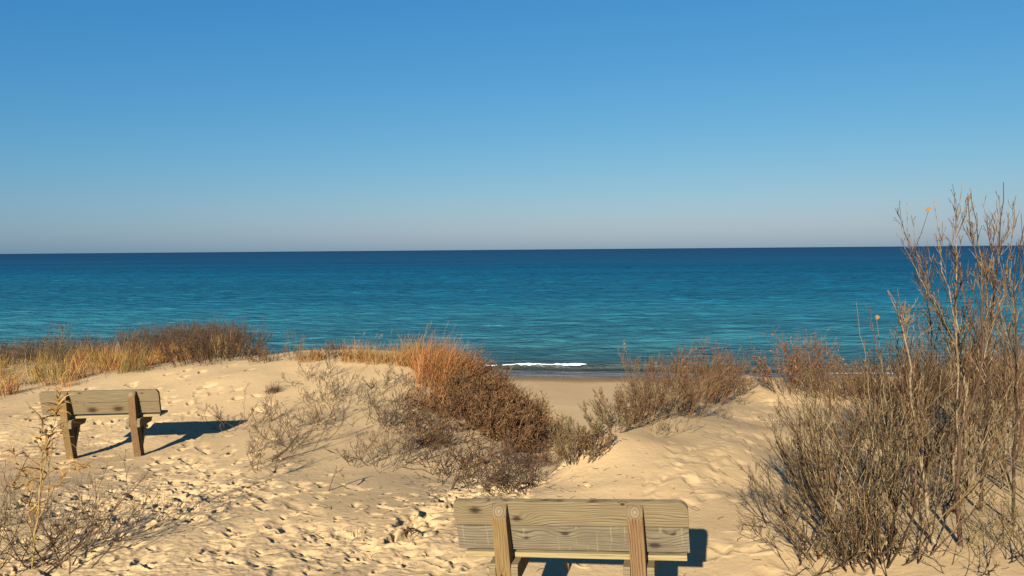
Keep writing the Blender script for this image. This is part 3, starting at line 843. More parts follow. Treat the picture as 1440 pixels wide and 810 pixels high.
def grass_tuft(root, seed, h, w_, n, mat, wind=(.5, 0, -.3), plumes=0, width=.0022, tilt=.45):
    rng = np.random.default_rng(seed)
    a = rng.uniform(0, 6.283, n); q = np.sqrt(rng.uniform(0, 1, n))
    base = np.stack([np.cos(a) * q * w_ * .5, np.sin(a) * q * w_ * .5, np.zeros(n)], 1)
    bw = np.array([root.location.x, root.location.y]) + base[:, :2]
    base[:, 2] = height(bw[:, 0], bw[:, 1]) - root.location.z - .02
    ti = tilt * rng.uniform(0, 1.2, n); a2 = rng.uniform(0, 6.283, n)
    d = np.stack([np.cos(a2) * np.sin(ti), np.sin(a2) * np.sin(ti), np.cos(ti)], 1)
    V, q_, P = blades(base, d, h * rng.uniform(.3, 1.08, n), width * rng.uniform(.7, 1.4, n), n=6, trop=.7, wob=.14, rng=rng, wind=wind)
    mesh_obj("blade_clump", V, q_, mat, root)
    if plumes:
        k = plumes
        b2 = base[rng.integers(0, n, k)]
        d2 = fan_dirs(k, 0, .22, rng, lean=(.12, 0))
        P, R = grow(b2, d2, h * rng.uniform(.95, 1.4, k), np.full(k, .0016), n=8, trop=.5, wob=.03, rng=rng, tropdir=wind)
        for i in range(k):
            st = mesh_obj("seed_stalk", *tubes([(P[i:i + 1], R[i:i + 1])], 3, .0012), MAT["straw"], root)
            m_ = 16; t = rng.uniform(.84, 1.0, m_) * 7; kk = np.minimum(t.astype(int), 6); f = (t - kk)[:, None]
            pb = P[i, kk] * (1 - f) + P[i, kk + 1] * f
            dd = unit(unit(P[i, 7] - P[i, 6])[None] + rng.normal(size=(m_, 3)) * .4)
            V_, Q_, _ = blades(pb, dd, np.full(m_, .036) * rng.uniform(.5, 1.2, m_), np.full(m_, .0019), n=3, rng=rng, trop=0, wob=.1)
            mesh_obj("plume", V_, Q_, MAT["plume"], st)
    return root


def root_at(name, px, py, label, cat, group=None):
    p = hit(px, py)
    return empty(name, p, label, cat, group)


def hpx(root, px_h):
    return px_h / F * root.location.y


# ---- left: grassy flat behind the bare sand
def in_poly(x, y, poly):
    c = np.zeros(len(x), bool); j = len(poly) - 1
    for i in range(len(poly)):
        xi, yi = poly[i]; xj, yj = poly[j]
        c ^= ((yi > y) != (yj > y)) & (x < (xj - xi) * (y - yi) / (yj - yi + 1e-12) + xi)
        j = i
    return c


def scatter(poly, n, rng, dens=None):
    poly = np.array(poly); out = []
    while sum(len(o) for o in out) < n:
        x = rng.uniform(poly[:, 0].min(), poly[:, 0].max(), n); y = rng.uniform(poly[:, 1].min(), poly[:, 1].max(), n)
        k = in_poly(x, y, poly)
        if dens is not None: k &= rng.uniform(0, 1, n) < dens(x, y)
        out.append(np.stack([x[k], y[k]], 1))
    return np.vstack(out)[:n]


def stuff(name, V, Q, mat, label):
    o = mesh_obj(name, V, Q, mat); o["kind"] = "stuff"; o["label"] = label
    return o


edge_px = [(-140, 600), (-60, 578), (0, 563), (40, 556), (100, 545), (160, 530), (215, 523), (280, 518), (345, 508)]
front_edge = [tuple(hit(*p)[:2]) for p in edge_px]
LEFT = front_edge + [(-6.9, 20.6), (-14, 23), (-26, 24), (-26, 14)]
rng = np.random.default_rng(5)
FE = np.array(front_edge)


def d_front(x, y):           # how far beyond the grass edge
    return y - np.interp(x, FE[:, 0], FE[:, 1])


def grass_field(name, n, mat, h0, h1, label, dens, seed, width=.0052, tufts=True, wind=(.5, .05, -.35), tilt=.55):
    rng = np.random.default_rng(seed)
    if tufts:
        nt_ = max(1, n // 45)
        c = scatter(LEFT, nt_, rng, dens)
        xy = np.repeat(c, 45, 0) + rng.normal(0, .10, (nt_ * 45, 2))
        hs = np.repeat(rng.uniform(.35, 1.2, nt_), 45); tl = np.repeat(rng.normal(0, .28, (nt_, 2)), 45, 0)
    else:
        xy = scatter(LEFT, n, rng, dens); hs = np.ones(len(xy)); tl = np.zeros((len(xy), 2))
    k = d_front(xy[:, 0], xy[:, 1]) > -0.35
    xy = xy[k]; hs = hs[k]; tl = tl[k]
    n = len(xy)
    base = np.column_stack([xy, height(xy[:, 0], xy[:, 1]) - .02])
    d = fan_dirs(n, 0, tilt, rng); d[:, :2] += tl
    V, Q, _ = blades(base, d, hs * rng.uniform(h0, h1, n), np.full(n, width) * rng.uniform(.6, 1.3, n), n=4, trop=.6, wob=.1, rng=rng, wind=wind)
    return stuff(name, V, Q, mat, label)


patch = lambda x, y, s, k: sstep(.0 - k, .35 - k, fbm(x * .5, y * .35, 2, s) + .15)
grass_field("beach_grass", 15000, MAT["straw"], .28, .6, "straw yellow beach grass on the flat behind the far bench", lambda x, y: np.clip(.25 + patch(x, y, 3, .1), 0, 1), 101)
grass_field("beach_grass", 5000, MAT["olive"], .25, .55, "olive tinged beach grass among the straw on the left flat", lambda x, y: patch(x, y, 8, .0), 102)
RC = hit(105, 535)
grass_field("beach_grass", 5200, MAT["rust"], .3, .6, "rusty beach grass in the middle of the left flat", lambda x, y: np.clip(np.exp(-((x - RC[0]) / 1.3) ** 2 - ((y - RC[1] - 2.0) / 2.4) ** 2) + .16 * patch(x, y, 14, 0), 0, 1), 103)
grass_field("ground_litter", 9000, MAT["twig_mid"], .10, .28, "short brown stubble between the grass clumps on the left", lambda x, y: np.full(len(x), 1.0), 104, tufts=False, tilt=1.2)

# the brown brush line along the back of the flat, then its dense dark end as a shrub of its own
rng = np.random.default_rng(77)
nb_ = 190
bx = np.concatenate([rng.uniform(-15.5, -7.4, nb_), rng.uniform(-10, -7.4, 60)]); by = np.interp(bx, [-15.5, -7.4], [20.2, 20.2]) + rng.uniform(-1.5, 1.6, len(bx))
base = np.column_stack([bx, by, height(bx, by) - .03])
base = np.repeat(base, 5, 0); base[:, :2] += rng.normal(0, .1, (len(base), 2))
P, R = grow(base, fan_dirs(len(base), 0, .7, rng, lean=(.08, 0)), rng.uniform(.35, .95, len(base)) * np.where(base[:, 0] < -11, .72, 1), np.full(len(base), .0065), n=5, trop=.3, wob=.12, rng=rng)
P1, R1 = fork(P, R, 5, .3, .95, .6, .45, rng=rng, n=4, trop=.4, wob=.1)
P2, R2 = fork(P1, R1, 2, .3, .95, .6, .5, rng=rng, n=3, trop=.3, wob=.1)
stuff("brush", *tubes([(P, R), (P1, R1), (P2, R2)], 3, .0028), MAT["band"], "low greyish brown brush along the back of the left flat")

r_ = root_at("dry_shrub", 300, 506, "dense dark brown shrub at the right end of the left brush line", "shrub")
broom_shrub(r_, 201, hpx(r_, 47), 2.2, 110, MAT["twig_dark"], (6, 4), .007, tilt=.75, rmin=.0025, lean=(.1, 0))
r_ = root_at("dry_shrub", 245, 507, "brown twiggy shrub just left of the dense dark one in the left brush line", "shrub")
broom_shrub(r_, 202, hpx(r_, 42), 2.0, 70, MAT["band"], (6, 4), .006, tilt=.7, rmin=.0025)
r_ = root_at("tall_weed", 82, 525, "tall thin weed with wispy top above the left brush line", "weed")
broom_shrub(r_, 203, hpx(r_, 72), .5, 9, MAT["twig_mid"], (9, 4), .006, tilt=.25, rmin=.0022, lean=(.06, 0))
r_ = root_at("tall_weed", 186, 522, "upright yellow weed stalks in front of the brush line, left of the mound", "weed")
grass_tuft(r_, 204, hpx(r_, 50), .5, 150, MAT["olive"], plumes=3, width=.004, tilt=.2)

# ---- crest of the middle mound: a row of grass and twig clumps
CREST = [  # px, py(base), height px, width m, kind, label
    (372, 508, 22, 1.0, "twigr", "reddish twig clump at the left end of the mound's crest row"),
    (412, 506, 42, .8, "twig", "taller grey weed with a forked top, second from left on the mound's crest"),
    (437, 505, 18, .7, "gold", "small golden brown tuft third from left on the mound's crest"),
    (468, 505, 28, .8, "twigr", "rust brown twig clump fourth from left on the mound's crest"),
    (500, 506, 30, .7, "gold", "rounded rust tuft below the two pale stalks on the mound's crest"),
    (530, 508, 24, .7, "gold", "golden tuft between the rounded rust tuft and the tall blond grass on the crest"),
    (562, 510, 30, .7, "gold", "leaning golden tuft left of the highest blond grass on the crest"),
    (583, 512, 42, .7, "blond", "tallest blond grass clump with long curved plumes on the crest"),
    (608, 520, 34, .9, "rust", "golden clump just right of the tallest blond grass on the crest"),
    (622, 542, 64, 1.1, "rust", "large bright orange grass clump where the crest bends down to the thicket"),
    (642, 540, 52, 1.0, "rust", "orange clump at the top right corner of the dark thicket"),
    (612, 575, 45, .8, "rustd", "orange grass on the slope directly below the bright orange clump"),
]
GR = "dry clumps along the crest of the middle mound"
for i, (px, py, hp, w_, kd, lb) in enumerate(CREST):
    nm = {"twig": "dry_weed", "twigr": "dry_weed"}.get(kd, "grass_tuft")
    r_ = root_at(nm, px, py, lb, "weed" if nm == "dry_weed" else "grass tuft", GR)
    h_ = hpx(r_, hp)
    if kd == "twig": broom_shrub(r_, 300 + i, h_, w_ * .5, 12, MAT["twig_mid"], (7, 3), .004, tilt=.5, rmin=.0018)
    elif kd == "twigr": broom_shrub(r_, 300 + i, h_, w_, 34, MAT["twig_red"], (6, 3), .004, tilt=.7, rmin=.0018, leaf=MAT["leaf_brown"], nleaf=240, leafsize=.02)
    else:
        mt = {"gold": MAT["gold"], "rust": MAT["rust"], "rustd": MAT["rust"], "blond": MAT["gold"]}[kd]
        grass_tuft(r_, 300 + i, h_ * 1.2, w_ * .8, {"blond": 420, "rust": 620}.get(kd, 240), mt, plumes={"blond": 5, "gold": 2, "rust": 2}.get(kd, 0), width=.0042, tilt=.6)

# ---- dark thicket on the mound's right flank: one uncountable mass of twigs
TH_PX = [(608, 505), (650, 515), (690, 540), (730, 568), (775, 600), (800, 622), (798, 648), (755, 655), (740, 682), (700, 684), (650, 678), (612, 655), (584, 628), (572, 602), (580, 575), (598, 550), (606, 525)]
TH = [tuple(hit(*p)[:2]) for p in TH_PX]
rng = np.random.default_rng(31)
c = np.vstack([scatter(TH, 1150, rng), scatter([tuple(hit(*p)[:2]) for p in ((640, 525), (665, 525), (715, 570), (760, 600), (740, 640), (690, 620), (640, 580), (625, 550))], 420, rng)])
xy = np.repeat(c, 4, 0) + rng.normal(0, .07, (len(c) * 4, 2))
base = np.column_stack([xy, height(xy[:, 0], xy[:, 1]) - .02])
P, R = grow(base, fan_dirs(len(base), .2, 1.25, rng, lean=(.15, -.1)), rng.uniform(.18, .54, len(base)) * np.clip((base[:, 1] - 7.2) / 3.2, .46, 1), np.full(len(base), .0055), n=6, trop=.4, wob=.24, rng=rng)
P1, R1 = fork(P, R, 4, .2, .95, .9, .5, rng=rng, n=5, trop=.3, wob=.22)
P2, R2 = fork(P1, R1, 2, .3, .95, .8, .5, rng=rng, n=4, trop=.2, wob=.2)
stuff("dead_thicket", *tubes([(P, R), (P1, R1), (P2, R2)], 3, .0032), MAT["thicket"], "dark tangled thicket of dead twigs on the mound's right flank")
# sparser twigs straying out of its lower edge and towards the mound
c = scatter([tuple(hit(*p)[:2]) for p in ((560, 560), (610, 560), (640, 640), (700, 650), (760, 650), (765, 690), (700, 700), (640, 690), (590, 650), (550, 610))], 110, rng)
xy = np.repeat(c, 3, 0) + rng.normal(0, .08, (len(c) * 3, 2))
base = np.column_stack([xy, height(xy[:, 0], xy[:, 1]) - .02])
P, R = grow(base, fan_dirs(len(base), .5, 1.4, rng), rng.uniform(.2, .5, len(base)), np.full(len(base), .0045), n=6, trop=.5, wob=.25, rng=rng)
P1, R1 = fork(P, R, 3, .2, .95, .9, .5, rng=rng, n=5, trop=.3, wob=.2)
stuff("stray_brush", *tubes([(P, R), (P1, R1)], 3, .0022), MAT["twig_dark"], "brown stray twigs around the lower edge of the dark thicket")
# olive and yellow grass along the thicket's upper right edge
TG_PX = [(640, 515), (690, 538), (740, 568), (790, 600), (812, 618), (800, 640), (760, 610), (700, 570), (650, 545)]
c = scatter([tuple(hit(*p)[:2]) for p in TG_PX], 80, rng)
xy = np.repeat(c, 32, 0) + rng.normal(0, .07, (len(c) * 32, 2))
base = np.column_stack([xy, height(xy[:, 0], xy[:, 1]) - .02])
V, Q, _ = blades(base, fan_dirs(len(base), 0, .6, rng), rng.uniform(.18, .48, len(base)), np.full(len(base), .0028), n=5, trop=.5, wob=.08, rng=rng, wind=(.4, 0, -.3))
stuff("olive_grass", V, Q, MAT["olive"], "thin olive grass along the upper right edge of the dark thicket")
for i, (px, py, hp, lb) in enumerate(((688, 540, 55, "grey wispy weed rising against the water above the thicket"),
                                       (712, 556, 55, "tall pale weed right of the wispy grey one, above the thicket"),
                                       (738, 575, 40, "thin upright weed before the beach at the thicket's right edge"))):
    r_ = root_at("dry_weed", px, py, lb, "weed", "weeds over the thicket's edge")
    broom_shrub(r_, 350 + i, hpx(r_, hp), .4, 9, MAT["twig_mid"], (6, 3), .0035, tilt=.3, rmin=.0015, leaf=MAT["leaf_olive"], nleaf=60, leafsize=.018)

# ---- sprawling half buried shrubs on the mound's face
SPR = [
    (345, 600, .34, .9, 16, "grey sprawling twigs beside the tip of the far bench's shadow"),
    (400, 630, .36, 1.0, 20, "sprawling leafless twigs, largest of the clumps on the mound's lower face"),
    (440, 600, .34, .9, 18, "leafless twigs at the centre of the mound's face"),
    (465, 560, .34, 1.0, 20, "denser grey twigs high on the middle of the mound"),
    (440, 535, .30, .9, 12, "thin scattered twigs just under the crest of the mound"),
    (500, 570, .30, .9, 12, "twigs right of the dense grey clump high on the mound"),
    (520, 655, .34, .7, 14, "isolated fan of curved twigs at the mound's foot, left of the thicket"),
    (545, 600, .34, .9, 20, "loose brown twigs joining the thicket from the left"),
    (560, 640, .32, .7, 16, "low pale twigs at the thicket's lower left corner"),
    (550, 545, .32, .9, 14, "thin grey twigs under the blond grass on the mound"),
    (375, 655, .28, .7, 10, "lowest twigs on the mound, just above the smooth sand"),
]
for i, (px, py, h_, w_, n, lb) in enumerate(SPR):
    r_ = root_at("sprawling_shrub", px, py, lb, "shrub", "half buried leafless shrubs on the mound")
    sprawl_shrub(r_, 400 + i, h_ * 1.05, w_ * .78, int(n * 1.35), MAT["twig_mid"], r=.0045, rmin=.0019)
r_ = root_at("grass_tuft", 383, 552, "small reddish brown tuft alone on the upper left of the mound", "grass tuft")
grass_tuft(r_, 430, .22, .22, 150, MAT["twig_dark"], width=.003, tilt=.8)
r_ = root_at("dead_branch", 405, 648, "short dark dead branch lying among twigs at the mound's foot", "branch")
P, R = grow(np.array([[-.16, -.05, .02]]), np.array([[.75, .35, .5]]), np.array([.42]), np.array([.016]), n=8, trop=-.1, wob=.12, rng=rng)
mesh_obj("limb", *tubes([(P, R)], 6), MAT["twig_dark"], r_, True)
r_ = root_at("dead_branch", 458, 690, "looped dead stem standing in the smooth sand at the centre left", "branch")
t = np.linspace(0, 1, 12)
P = np.stack([.02 + .16 * t + .0 * t, 0 * t, .20 * np.sin(t * 2.6) - .02], 1)[None]
R = np.full((1, 12), .008)
P2, R2 = fork(P, R, 6, .5, .95, .8, .5, rng=rng, n=4, trop=.4)
mesh_obj("limb", *tubes([(P, R), (P2, R2)], 4), MAT["twig_mid"], r_, True)
# exposed roots in the slipped sand below the thicket
for i, (px, py, dx, lb) in enumerate(((632, 690, .25, "leftmost dark root poking from the slipped sand under the thicket"),
                                       (716, 690, .22, "thick dark root poking from the sand just above the near bench"),
                                       (738, 684, .3, "curved brown root at the right of the slip under the thicket"),
                                       (575, 745, -.2, "dark root along a crack in the sand left of the near bench"))):
    r_ = root_at("exposed_root", px, py, lb, "root", "roots in the slipped sand")
    P, R = grow(np.array([[0, .08, -.05]]), np.array([[dx, -.4, .55]]), np.array([.26]), np.array([.016]), n=7, trop=-.7, wob=.15, rng=rng)
    P1, R1 = fork(P, R, 4, .3, .9, .9, .6, rng=rng, n=4)
    mesh_obj("limb", *tubes([(P, R), (P1, R1)], 5), MAT["twig_dark"], r_, True)

# ---- gap and right dune: olive weeds, brown shrubs, red leaved shrubs
RIGHT = [  # px, py, hpx, width m, stems, material, leaf, nleaf, label
    (800, 622, 30, .6, 26, "twig_mid", "leaf_olive", 380, "olive brown weed clump in the gap, beside the thicket's tip"),
    (826, 616, 36, .5, 14, "twig_mid", "leaf_olive", 330, "upright olive weed in the gap with bare beach behind it"),
    (856, 602, 38, .6, 22, "twig_mid", "leaf_olive", 360, "olive weed at the top of the sand slip, right side of the gap"),
    (815, 642, 34, .6, 40, "twig_mid", "leaf_brown", 200, "tan weed clump tumbling over the foot of the sand slip"),
    (832, 628, 30, .6, 32, "twig_red", "leaf_brown", 200, "brown clump hanging on the slip edge of the right dune"),
    (880, 592, 44, .8, 44, "twig_red", "leaf_brown", 330, "reddish brown shrub on the slip edge right of the gap"),
    (912, 583, 54, .8, 50, "twig_mid", "leaf_brown", 260, "tan shrub between the reddish one and the big brown mass on the right dune"),
    (945, 578, 70, 1.1, 80, "twig_red", "leaf_brown", 330, "broad brown shrub in the middle of the right dune's hedge"),
    (985, 565, 75, 1.1, 85, "twig_red", "leaf_brown", 330, "tallest brown shrub of the right dune's hedge, against the wave line"),
    (1020, 552, 58, .9, 60, "twig_red", "leaf_brown", 300, "brown shrub at the right end of the hedge, beside the sandy saddle"),
    (912, 565, 66, .5, 10, "twig_mid", "leaf_red", 60, "spindly shrub with a few orange leaves standing over the hedge's left half"),
    (1105, 552, 66, .7, 36, "twig_red", "leaf_red", 420, "red leaved shrub on the crest, left of the two with red leaves"),
    (1142, 548, 62, .7, 36, "twig_red", "leaf_red", 400, "red leaved shrub on the crest, right of the two with red leaves"),
    (1172, 560, 45, .8, 44, "twig_red", "leaf_brown", 200, "low brown shrub right of the red leaved pair on the crest"),
    (1205, 556, 48, 1.0, 50, "twig_mid", "leaf_brown", 160, "tan shrub on the crest with the breaking wave behind it"),
    (1255, 562, 56, 1.1, 60, "twig_red", "leaf_brown", 260, "brown shrub on the crest just left of the tall saplings"),
    (1320, 560, 60, 1.2, 70, "twig_red", "leaf_brown", 260, "brown shrub on the crest seen between the tall sapling stems"),
    (1390, 560, 66, 1.2, 70, "twig_red", "leaf_red", 320, "russet shrub on the crest behind the darkest sapling"),
    (1440, 565, 66, 1.2, 70, "twig_red", "leaf_red", 320, "russet shrub on the crest at the right edge of the picture"),
]
for i, (px, py, hp, w_, st, mt, lf, nl, lb) in enumerate(RIGHT):
    r_ = root_at("dry_shrub", px, py, lb, "shrub", "shrubs along the right dune")
    broom_shrub(r_, 500 + i, hpx(r_, hp) * (1.25 if "leaf_red" in lf else 1.08), w_, st, MAT[mt], (6, 4), .0042, leaf=MAT[lf], nleaf=nl, leafsize=.038 if "leaf_red" in lf else .022, tilt=.6, rmin=.0017)
for i, (px, py, lb) in enumerate(((925, 612, "small grey twig tuft on the smooth flank of the right dune"), (943, 606, "tiny twig tuft beside the small grey one on the right dune"),
                                   (1022, 590, "thin twig tuft on the right dune's trodden path"), (1042, 570, "small brown weed on the saddle of the right dune"))):
    r_ = root_at("twig_tuft", px, py, lb, "weed", "little twig tufts on the right dune")
    sprawl_shrub(r_, 560 + i, .26 if i != 1 else .2, .3, 8, MAT["twig_mid"], (4, 2), .003, .0014)

# ---- right foreground: dense leafless shrubs
FORE = [  # px, py, hpx, w, stems, mat, lean, label
    (1185, 785, 190, .75, 34, "twig_grey", (-.30, .05), "foreground shrub fanning its bare twigs out to the left over clean sand"),
    (1235, 775, 235, .8, 46, "twig_grey", (-.12, .1), "dense bare foreground shrub, second from the left of the right hand thicket"),
    (1170, 700, 130, .8, 34, "twig_grey", (-.1, .1), "bare shrub behind the leftmost foreground fan of twigs"),
    (1215, 690, 165, .9, 46, "twig_grey", (0, .1), "bare grey shrub behind the dense second foreground shrub"),
    (1275, 715, 200, .9, 46, "twig_grey", (.02, .1), "bare shrub left of the thick pale sapling stem"),
    (1330, 660, 175, 1.0, 50, "twig_grey", (0, .1), "bare shrub in the shade behind the pale sapling stems"),
    (1400, 650, 175, 1.0, 50, "twig_mid", (0, .1), "tan bare shrub behind the darkest sapling trunk"),
    (1450, 700, 200, .9, 40, "twig_mid", (0, .05), "tan bare shrub cut by the right edge of the picture"),
    (1225, 625, 100, .9, 44, "twig_red", (-.05, .1), "brown shrub in the hollow between foreground and crest on the right"),
    (1290, 615, 150, 1.0, 50, "twig_red", (0, .1), "reddish shrub in the hollow directly left of the sapling stems"),
    (1365, 610, 165, 1.1, 50, "twig_red", (0, .1), "reddish shrub in the hollow behind the sapling stems"),
    (1432, 610, 165, 1.1, 50, "twig_red", (0, .1), "reddish shrub in the hollow by the right edge"),
]
for i, (px, py, hp, w_, st, mt, ln, lb) in enumerate(FORE):
    r_ = root_at("bare_shrub", px, py, lb, "shrub", "leafless shrubs on the right")
    broom_shrub(r_, 600 + i, hpx(r_, hp), w_, int(st * (.5 if i < 2 else .56 if i < 5 or i > 7 else .36)), MAT[mt], (5, 3), .0072, third=2, wob=.12, lean=ln, tilt=.62, rmin=.0016 if py > 680 else .0019, lift=.75 if i == 0 else .45, sp=.42, lf_=.58)
for i, (px, py, h_, w_, n, lb) in enumerate(((1150, 785, .42, .45, 22, "low spray of bare twigs at the far left foot of the right hand thicket"),
                                              (1200, 800, .34, .4, 14, "low bare twigs under the dense second foreground shrub"),
                                              (1262, 785, .34, .35, 10, "low bare twigs on the sand between the dense shrub and the pale sapling"),
                                              (1432, 795, .40, .4, 10, "low bare twigs in the lower right corner"),
                                              (1110, 730, .34, .35, 12, "thin bare spray reaching out over the sand above the far left foot of the thicket"))):
    r_ = root_at("bare_shrub", px, py, lb, "shrub", "leafless shrubs on the right")
    sprawl_shrub(r_, 660 + i, h_, w_, n, MAT["twig_grey"], (5, 4), .005, .0015)
# low green-yellow sprigs at the foot of the saplings
r_ = root_at("dry_weed", 1390, 775, "low yellowish green weed sprawling at the foot of the saplings", "weed")
sprawl_shrub(r_, 640, .34, .6, 16, MAT["olive"], (4, 3), .0035, .0013)
r_ = root_at("dry_weed", 1320, 790, "thin bent stems lying on the sand in front of the pale sapling", "weed")
sprawl_shrub(r_, 641, .40, .5, 8, MAT["twig_mid"], (3, 2), .0035, .0013)


# ---- tall saplings (a stem traced through points at its own distance; side shoots grown)
def sapling(base_px, Y, path, label, mat, r0, per=9, shoot=.22, leaf=(), seed=0, extra=()):
    rng = np.random.default_rng(seed)
    p0 = hit(*base_px)
    Yb = p0[1]
    root = empty("sapling", p0, label, "sapling", "tall bare saplings on the right")
    pts = [p0 - np.array((0, 0, .05))] + [at(x, y, Yb + (Y - Yb) * (k + 1) / len(path)) for k, (x, y) in enumerate(path)]
    pts = np.array(pts) - p0

    def smooth(pts, n=18):
        s = np.concatenate([[0], np.cumsum(np.linalg.norm(np.diff(pts, axis=0), axis=1))]); s /= s[-1]
        tq = np.linspace(0, 1, n)
        out = np.stack([np.interp(tq, s, pts[:, k]) for k in range(3)], 1)
        for _ in range(2): out[1:-1] = .25 * out[:-2] + .5 * out[1:-1] + .25 * out[2:]
        out[1:-1] += rng.normal(0, .007, (n - 2, 3))
        return out
    P = smooth(pts)[None]
    R = (r0 * (1 - .84 * np.linspace(0, 1, 18) ** .8))[None]
    R = R * .92
    mesh_obj("trunk", *tubes([(P, R)], 7), mat, root, True)
    B_ = []
    for (x, y, m_, ang) in leaf:                      # the twig each last leaf hangs on
        e_ = at(x, y, Y) - p0
        k_ = max(1, int(np.argmin(np.linalg.norm(P[0] - (e_ - np.array((0, 0, .28))), axis=1))))
        t_ = np.linspace(0, 1, 6)[:, None]
        q_ = P[0][k_] * (1 - t_) + e_ * t_ + np.array((0, 0, -.03)) * np.sin(t_ * 3.14)
        B_.append((q_[None], np.linspace(.0028, .0014, 6)[None]))
    P1, R1 = fork(P, R, int(per * 1.5), .28, .88, .42, shoot * 1.05, rng=rng, n=7, trop=.6, wob=.11, rfac=.45)
    B_.append((P1, R1))
    P2, R2 = fork(P1, R1, 5, .15, .95, .5, .45, rng=rng, n=5, trop=.5, wob=.10, rfac=.6)
    B_.append((P2, R2))
    P3, R3 = fork(P2, R2, 1, .3, .9, .6, .4, rng=rng, n=3, trop=.3, wob=.1)
    B_.append((P3, R3))
    for (pp) in extra:
        q = np.array([at(x, y, Y) for x, y in pp]) - p0
        Pq = smooth(q)[None]; Rq = (r0 * .5 * (1 - .8 * np.linspace(0, 1, 18)))[None]
        B_.append((Pq, Rq)); B_.append(fork(Pq, Rq, per - 2, .25, .97, .42, shoot, rng=rng, n=6, trop=.5, wob=.1, rfac=.5))
    mesh_obj("crown", *tubes(B_, 4, .0016), MAT["twig_red"] if mat is MAT["twig_red"] else MAT["twig_grey"], root)
    for (x, y, m_, ang) in leaf:
        c_ = at(x, y, Y) - p0
        d = np.array((math.cos(ang), .1, math.sin(ang))); s = np.array((-math.sin(ang), .5, math.cos(ang)))
        Lf = .046
        ts = np.linspace(0, 1, 6); wv_ = np.sin(ts * math.pi) ** .8 * .017
        Vs = []
        for t_, ww in zip(ts, wv_):
            c2 = c_ + d * Lf * (t_ - .5) + np.array((0, 0, .01 * math.sin(t_ * 3)))
            Vs += [c2 - s * ww, c2 + np.array((0, .006, 0)), c2 + s * ww]
        Q = []
        for k in range(5):
            for j in range(2):
                a = k * 3 + j; Q.append((a, a + 1, a + 4, a + 3))
        mesh_obj("leaf", Vs, Q, MAT[m_], root, True)
    return root


PX = lambda z: [(1080 + x * .3704, 250 + y * .3704) for x, y in z]
sapling((1316, 770), 6.0, [(1297, 655), (1283, 560)] + [(1276, 500), (1268, 450), (1248, 409)], "thick pale sapling stem at the left of the tall group, leaning left", MAT["twig_pale"], .020, 9, .20, seed=1)
sapling((1360, 700), 6.3, [(1360, 620), (1357, 520), (1339, 472), (1295, 398), (1272, 331), (1275, 285)], "sapling bowing out to the left with its tip above the horizon", MAT["twig_pale"], .017, 12, .17, seed=2, leaf=[(1306, 295, "leaf_yellow", .5)])
sapling((1340, 720), 6.1, [(1346, 560), (1346, 457), (1326, 376), (1322, 324), (1313, 281)], "slender pale sapling right of the left bowing one", MAT["twig_pale"], .014, 10, .18, seed=3)
sapling((1369, 695), 6.2, [(1366, 600), (1350, 520), (1345, 465), (1343, 339), (1354, 256)], "straight pale speckled sapling reaching high above the horizon", MAT["twig_pale"], .017, 12, .17, seed=4, leaf=[(1363, 279, "leaf_brown", .6)])
sapling((1352, 770), 5.6, [(1345, 690), (1347, 620), (1384, 520), (1380, 361), (1361, 317), (1361, 277)], "dark reddish sapling trunk in the middle of the tall group", MAT["twig_dark"], .019, 13, .17, seed=5, extra=[[(1383, 480), (1390, 400), (1372, 330), (1366, 270)]])
sapling((1378, 720), 6.0, [(1386, 620), (1390, 500), (1398, 416), (1405, 339), (1411, 256)], "tallest grey sapling with upright forks, right of the dark trunk", MAT["twig_grey"], .017, 14, .18, seed=6, extra=[[(1392, 470), (1412, 400), (1424, 330), (1428, 276)]])
sapling((1425, 740), 5.7, [(1428, 600), (1430, 435), (1424, 390), (1440, 330), (1450, 290)], "grey sapling leaning across the right edge of the picture", MAT["twig_grey"], .015, 12, .2, seed=7)
sapling((1228, 690), 6.9, [(1225, 600), (1219, 524), (1204, 424)], "thin lone wand standing left of the sapling group", MAT["twig_mid"], .009, 6, .14, seed=8)
sapling((1255, 700), 6.7, [(1248, 600), (1240, 510), (1232, 445)], "short thin sapling topped by one yellow leaf", MAT["twig_mid"], .010, 8, .16, seed=9, leaf=[(1234, 447, "leaf_yellow", .7)])
sapling((1300, 690), 6.6, [(1300, 590), (1312, 470), (1300, 400), (1290, 340)], "grey sapling behind the bowing one, forked low down", MAT["twig_grey"], .012, 12, .2, seed=10)
sapling((1410, 690), 6.6, [(1412, 580), (1416, 480), (1438, 380), (1436, 300)], "grey sapling between the tallest one and the right edge", MAT["twig_grey"], .012, 12, .2, seed=11)

sapling((1290, 720), 6.2, [(1285, 600), (1272, 500), (1266, 440), (1262, 405)], "thin dark sapling leaning left in front of the lower thicket", MAT["twig_red"], .011, 12, .2, seed=12)
sapling((1398, 660), 7.2, [(1396, 560), (1372, 470), (1352, 410), (1338, 350)], "slim reddish sapling crossing behind the dark trunk", MAT["twig_red"], .012, 14, .22, seed=13)
sapling((1440, 660), 7.0, [(1436, 560), (1410, 470), (1396, 400), (1390, 330), (1388, 300)], "slim reddish sapling leaning in from the right edge", MAT["twig_red"], .012, 14, .22, seed=14)

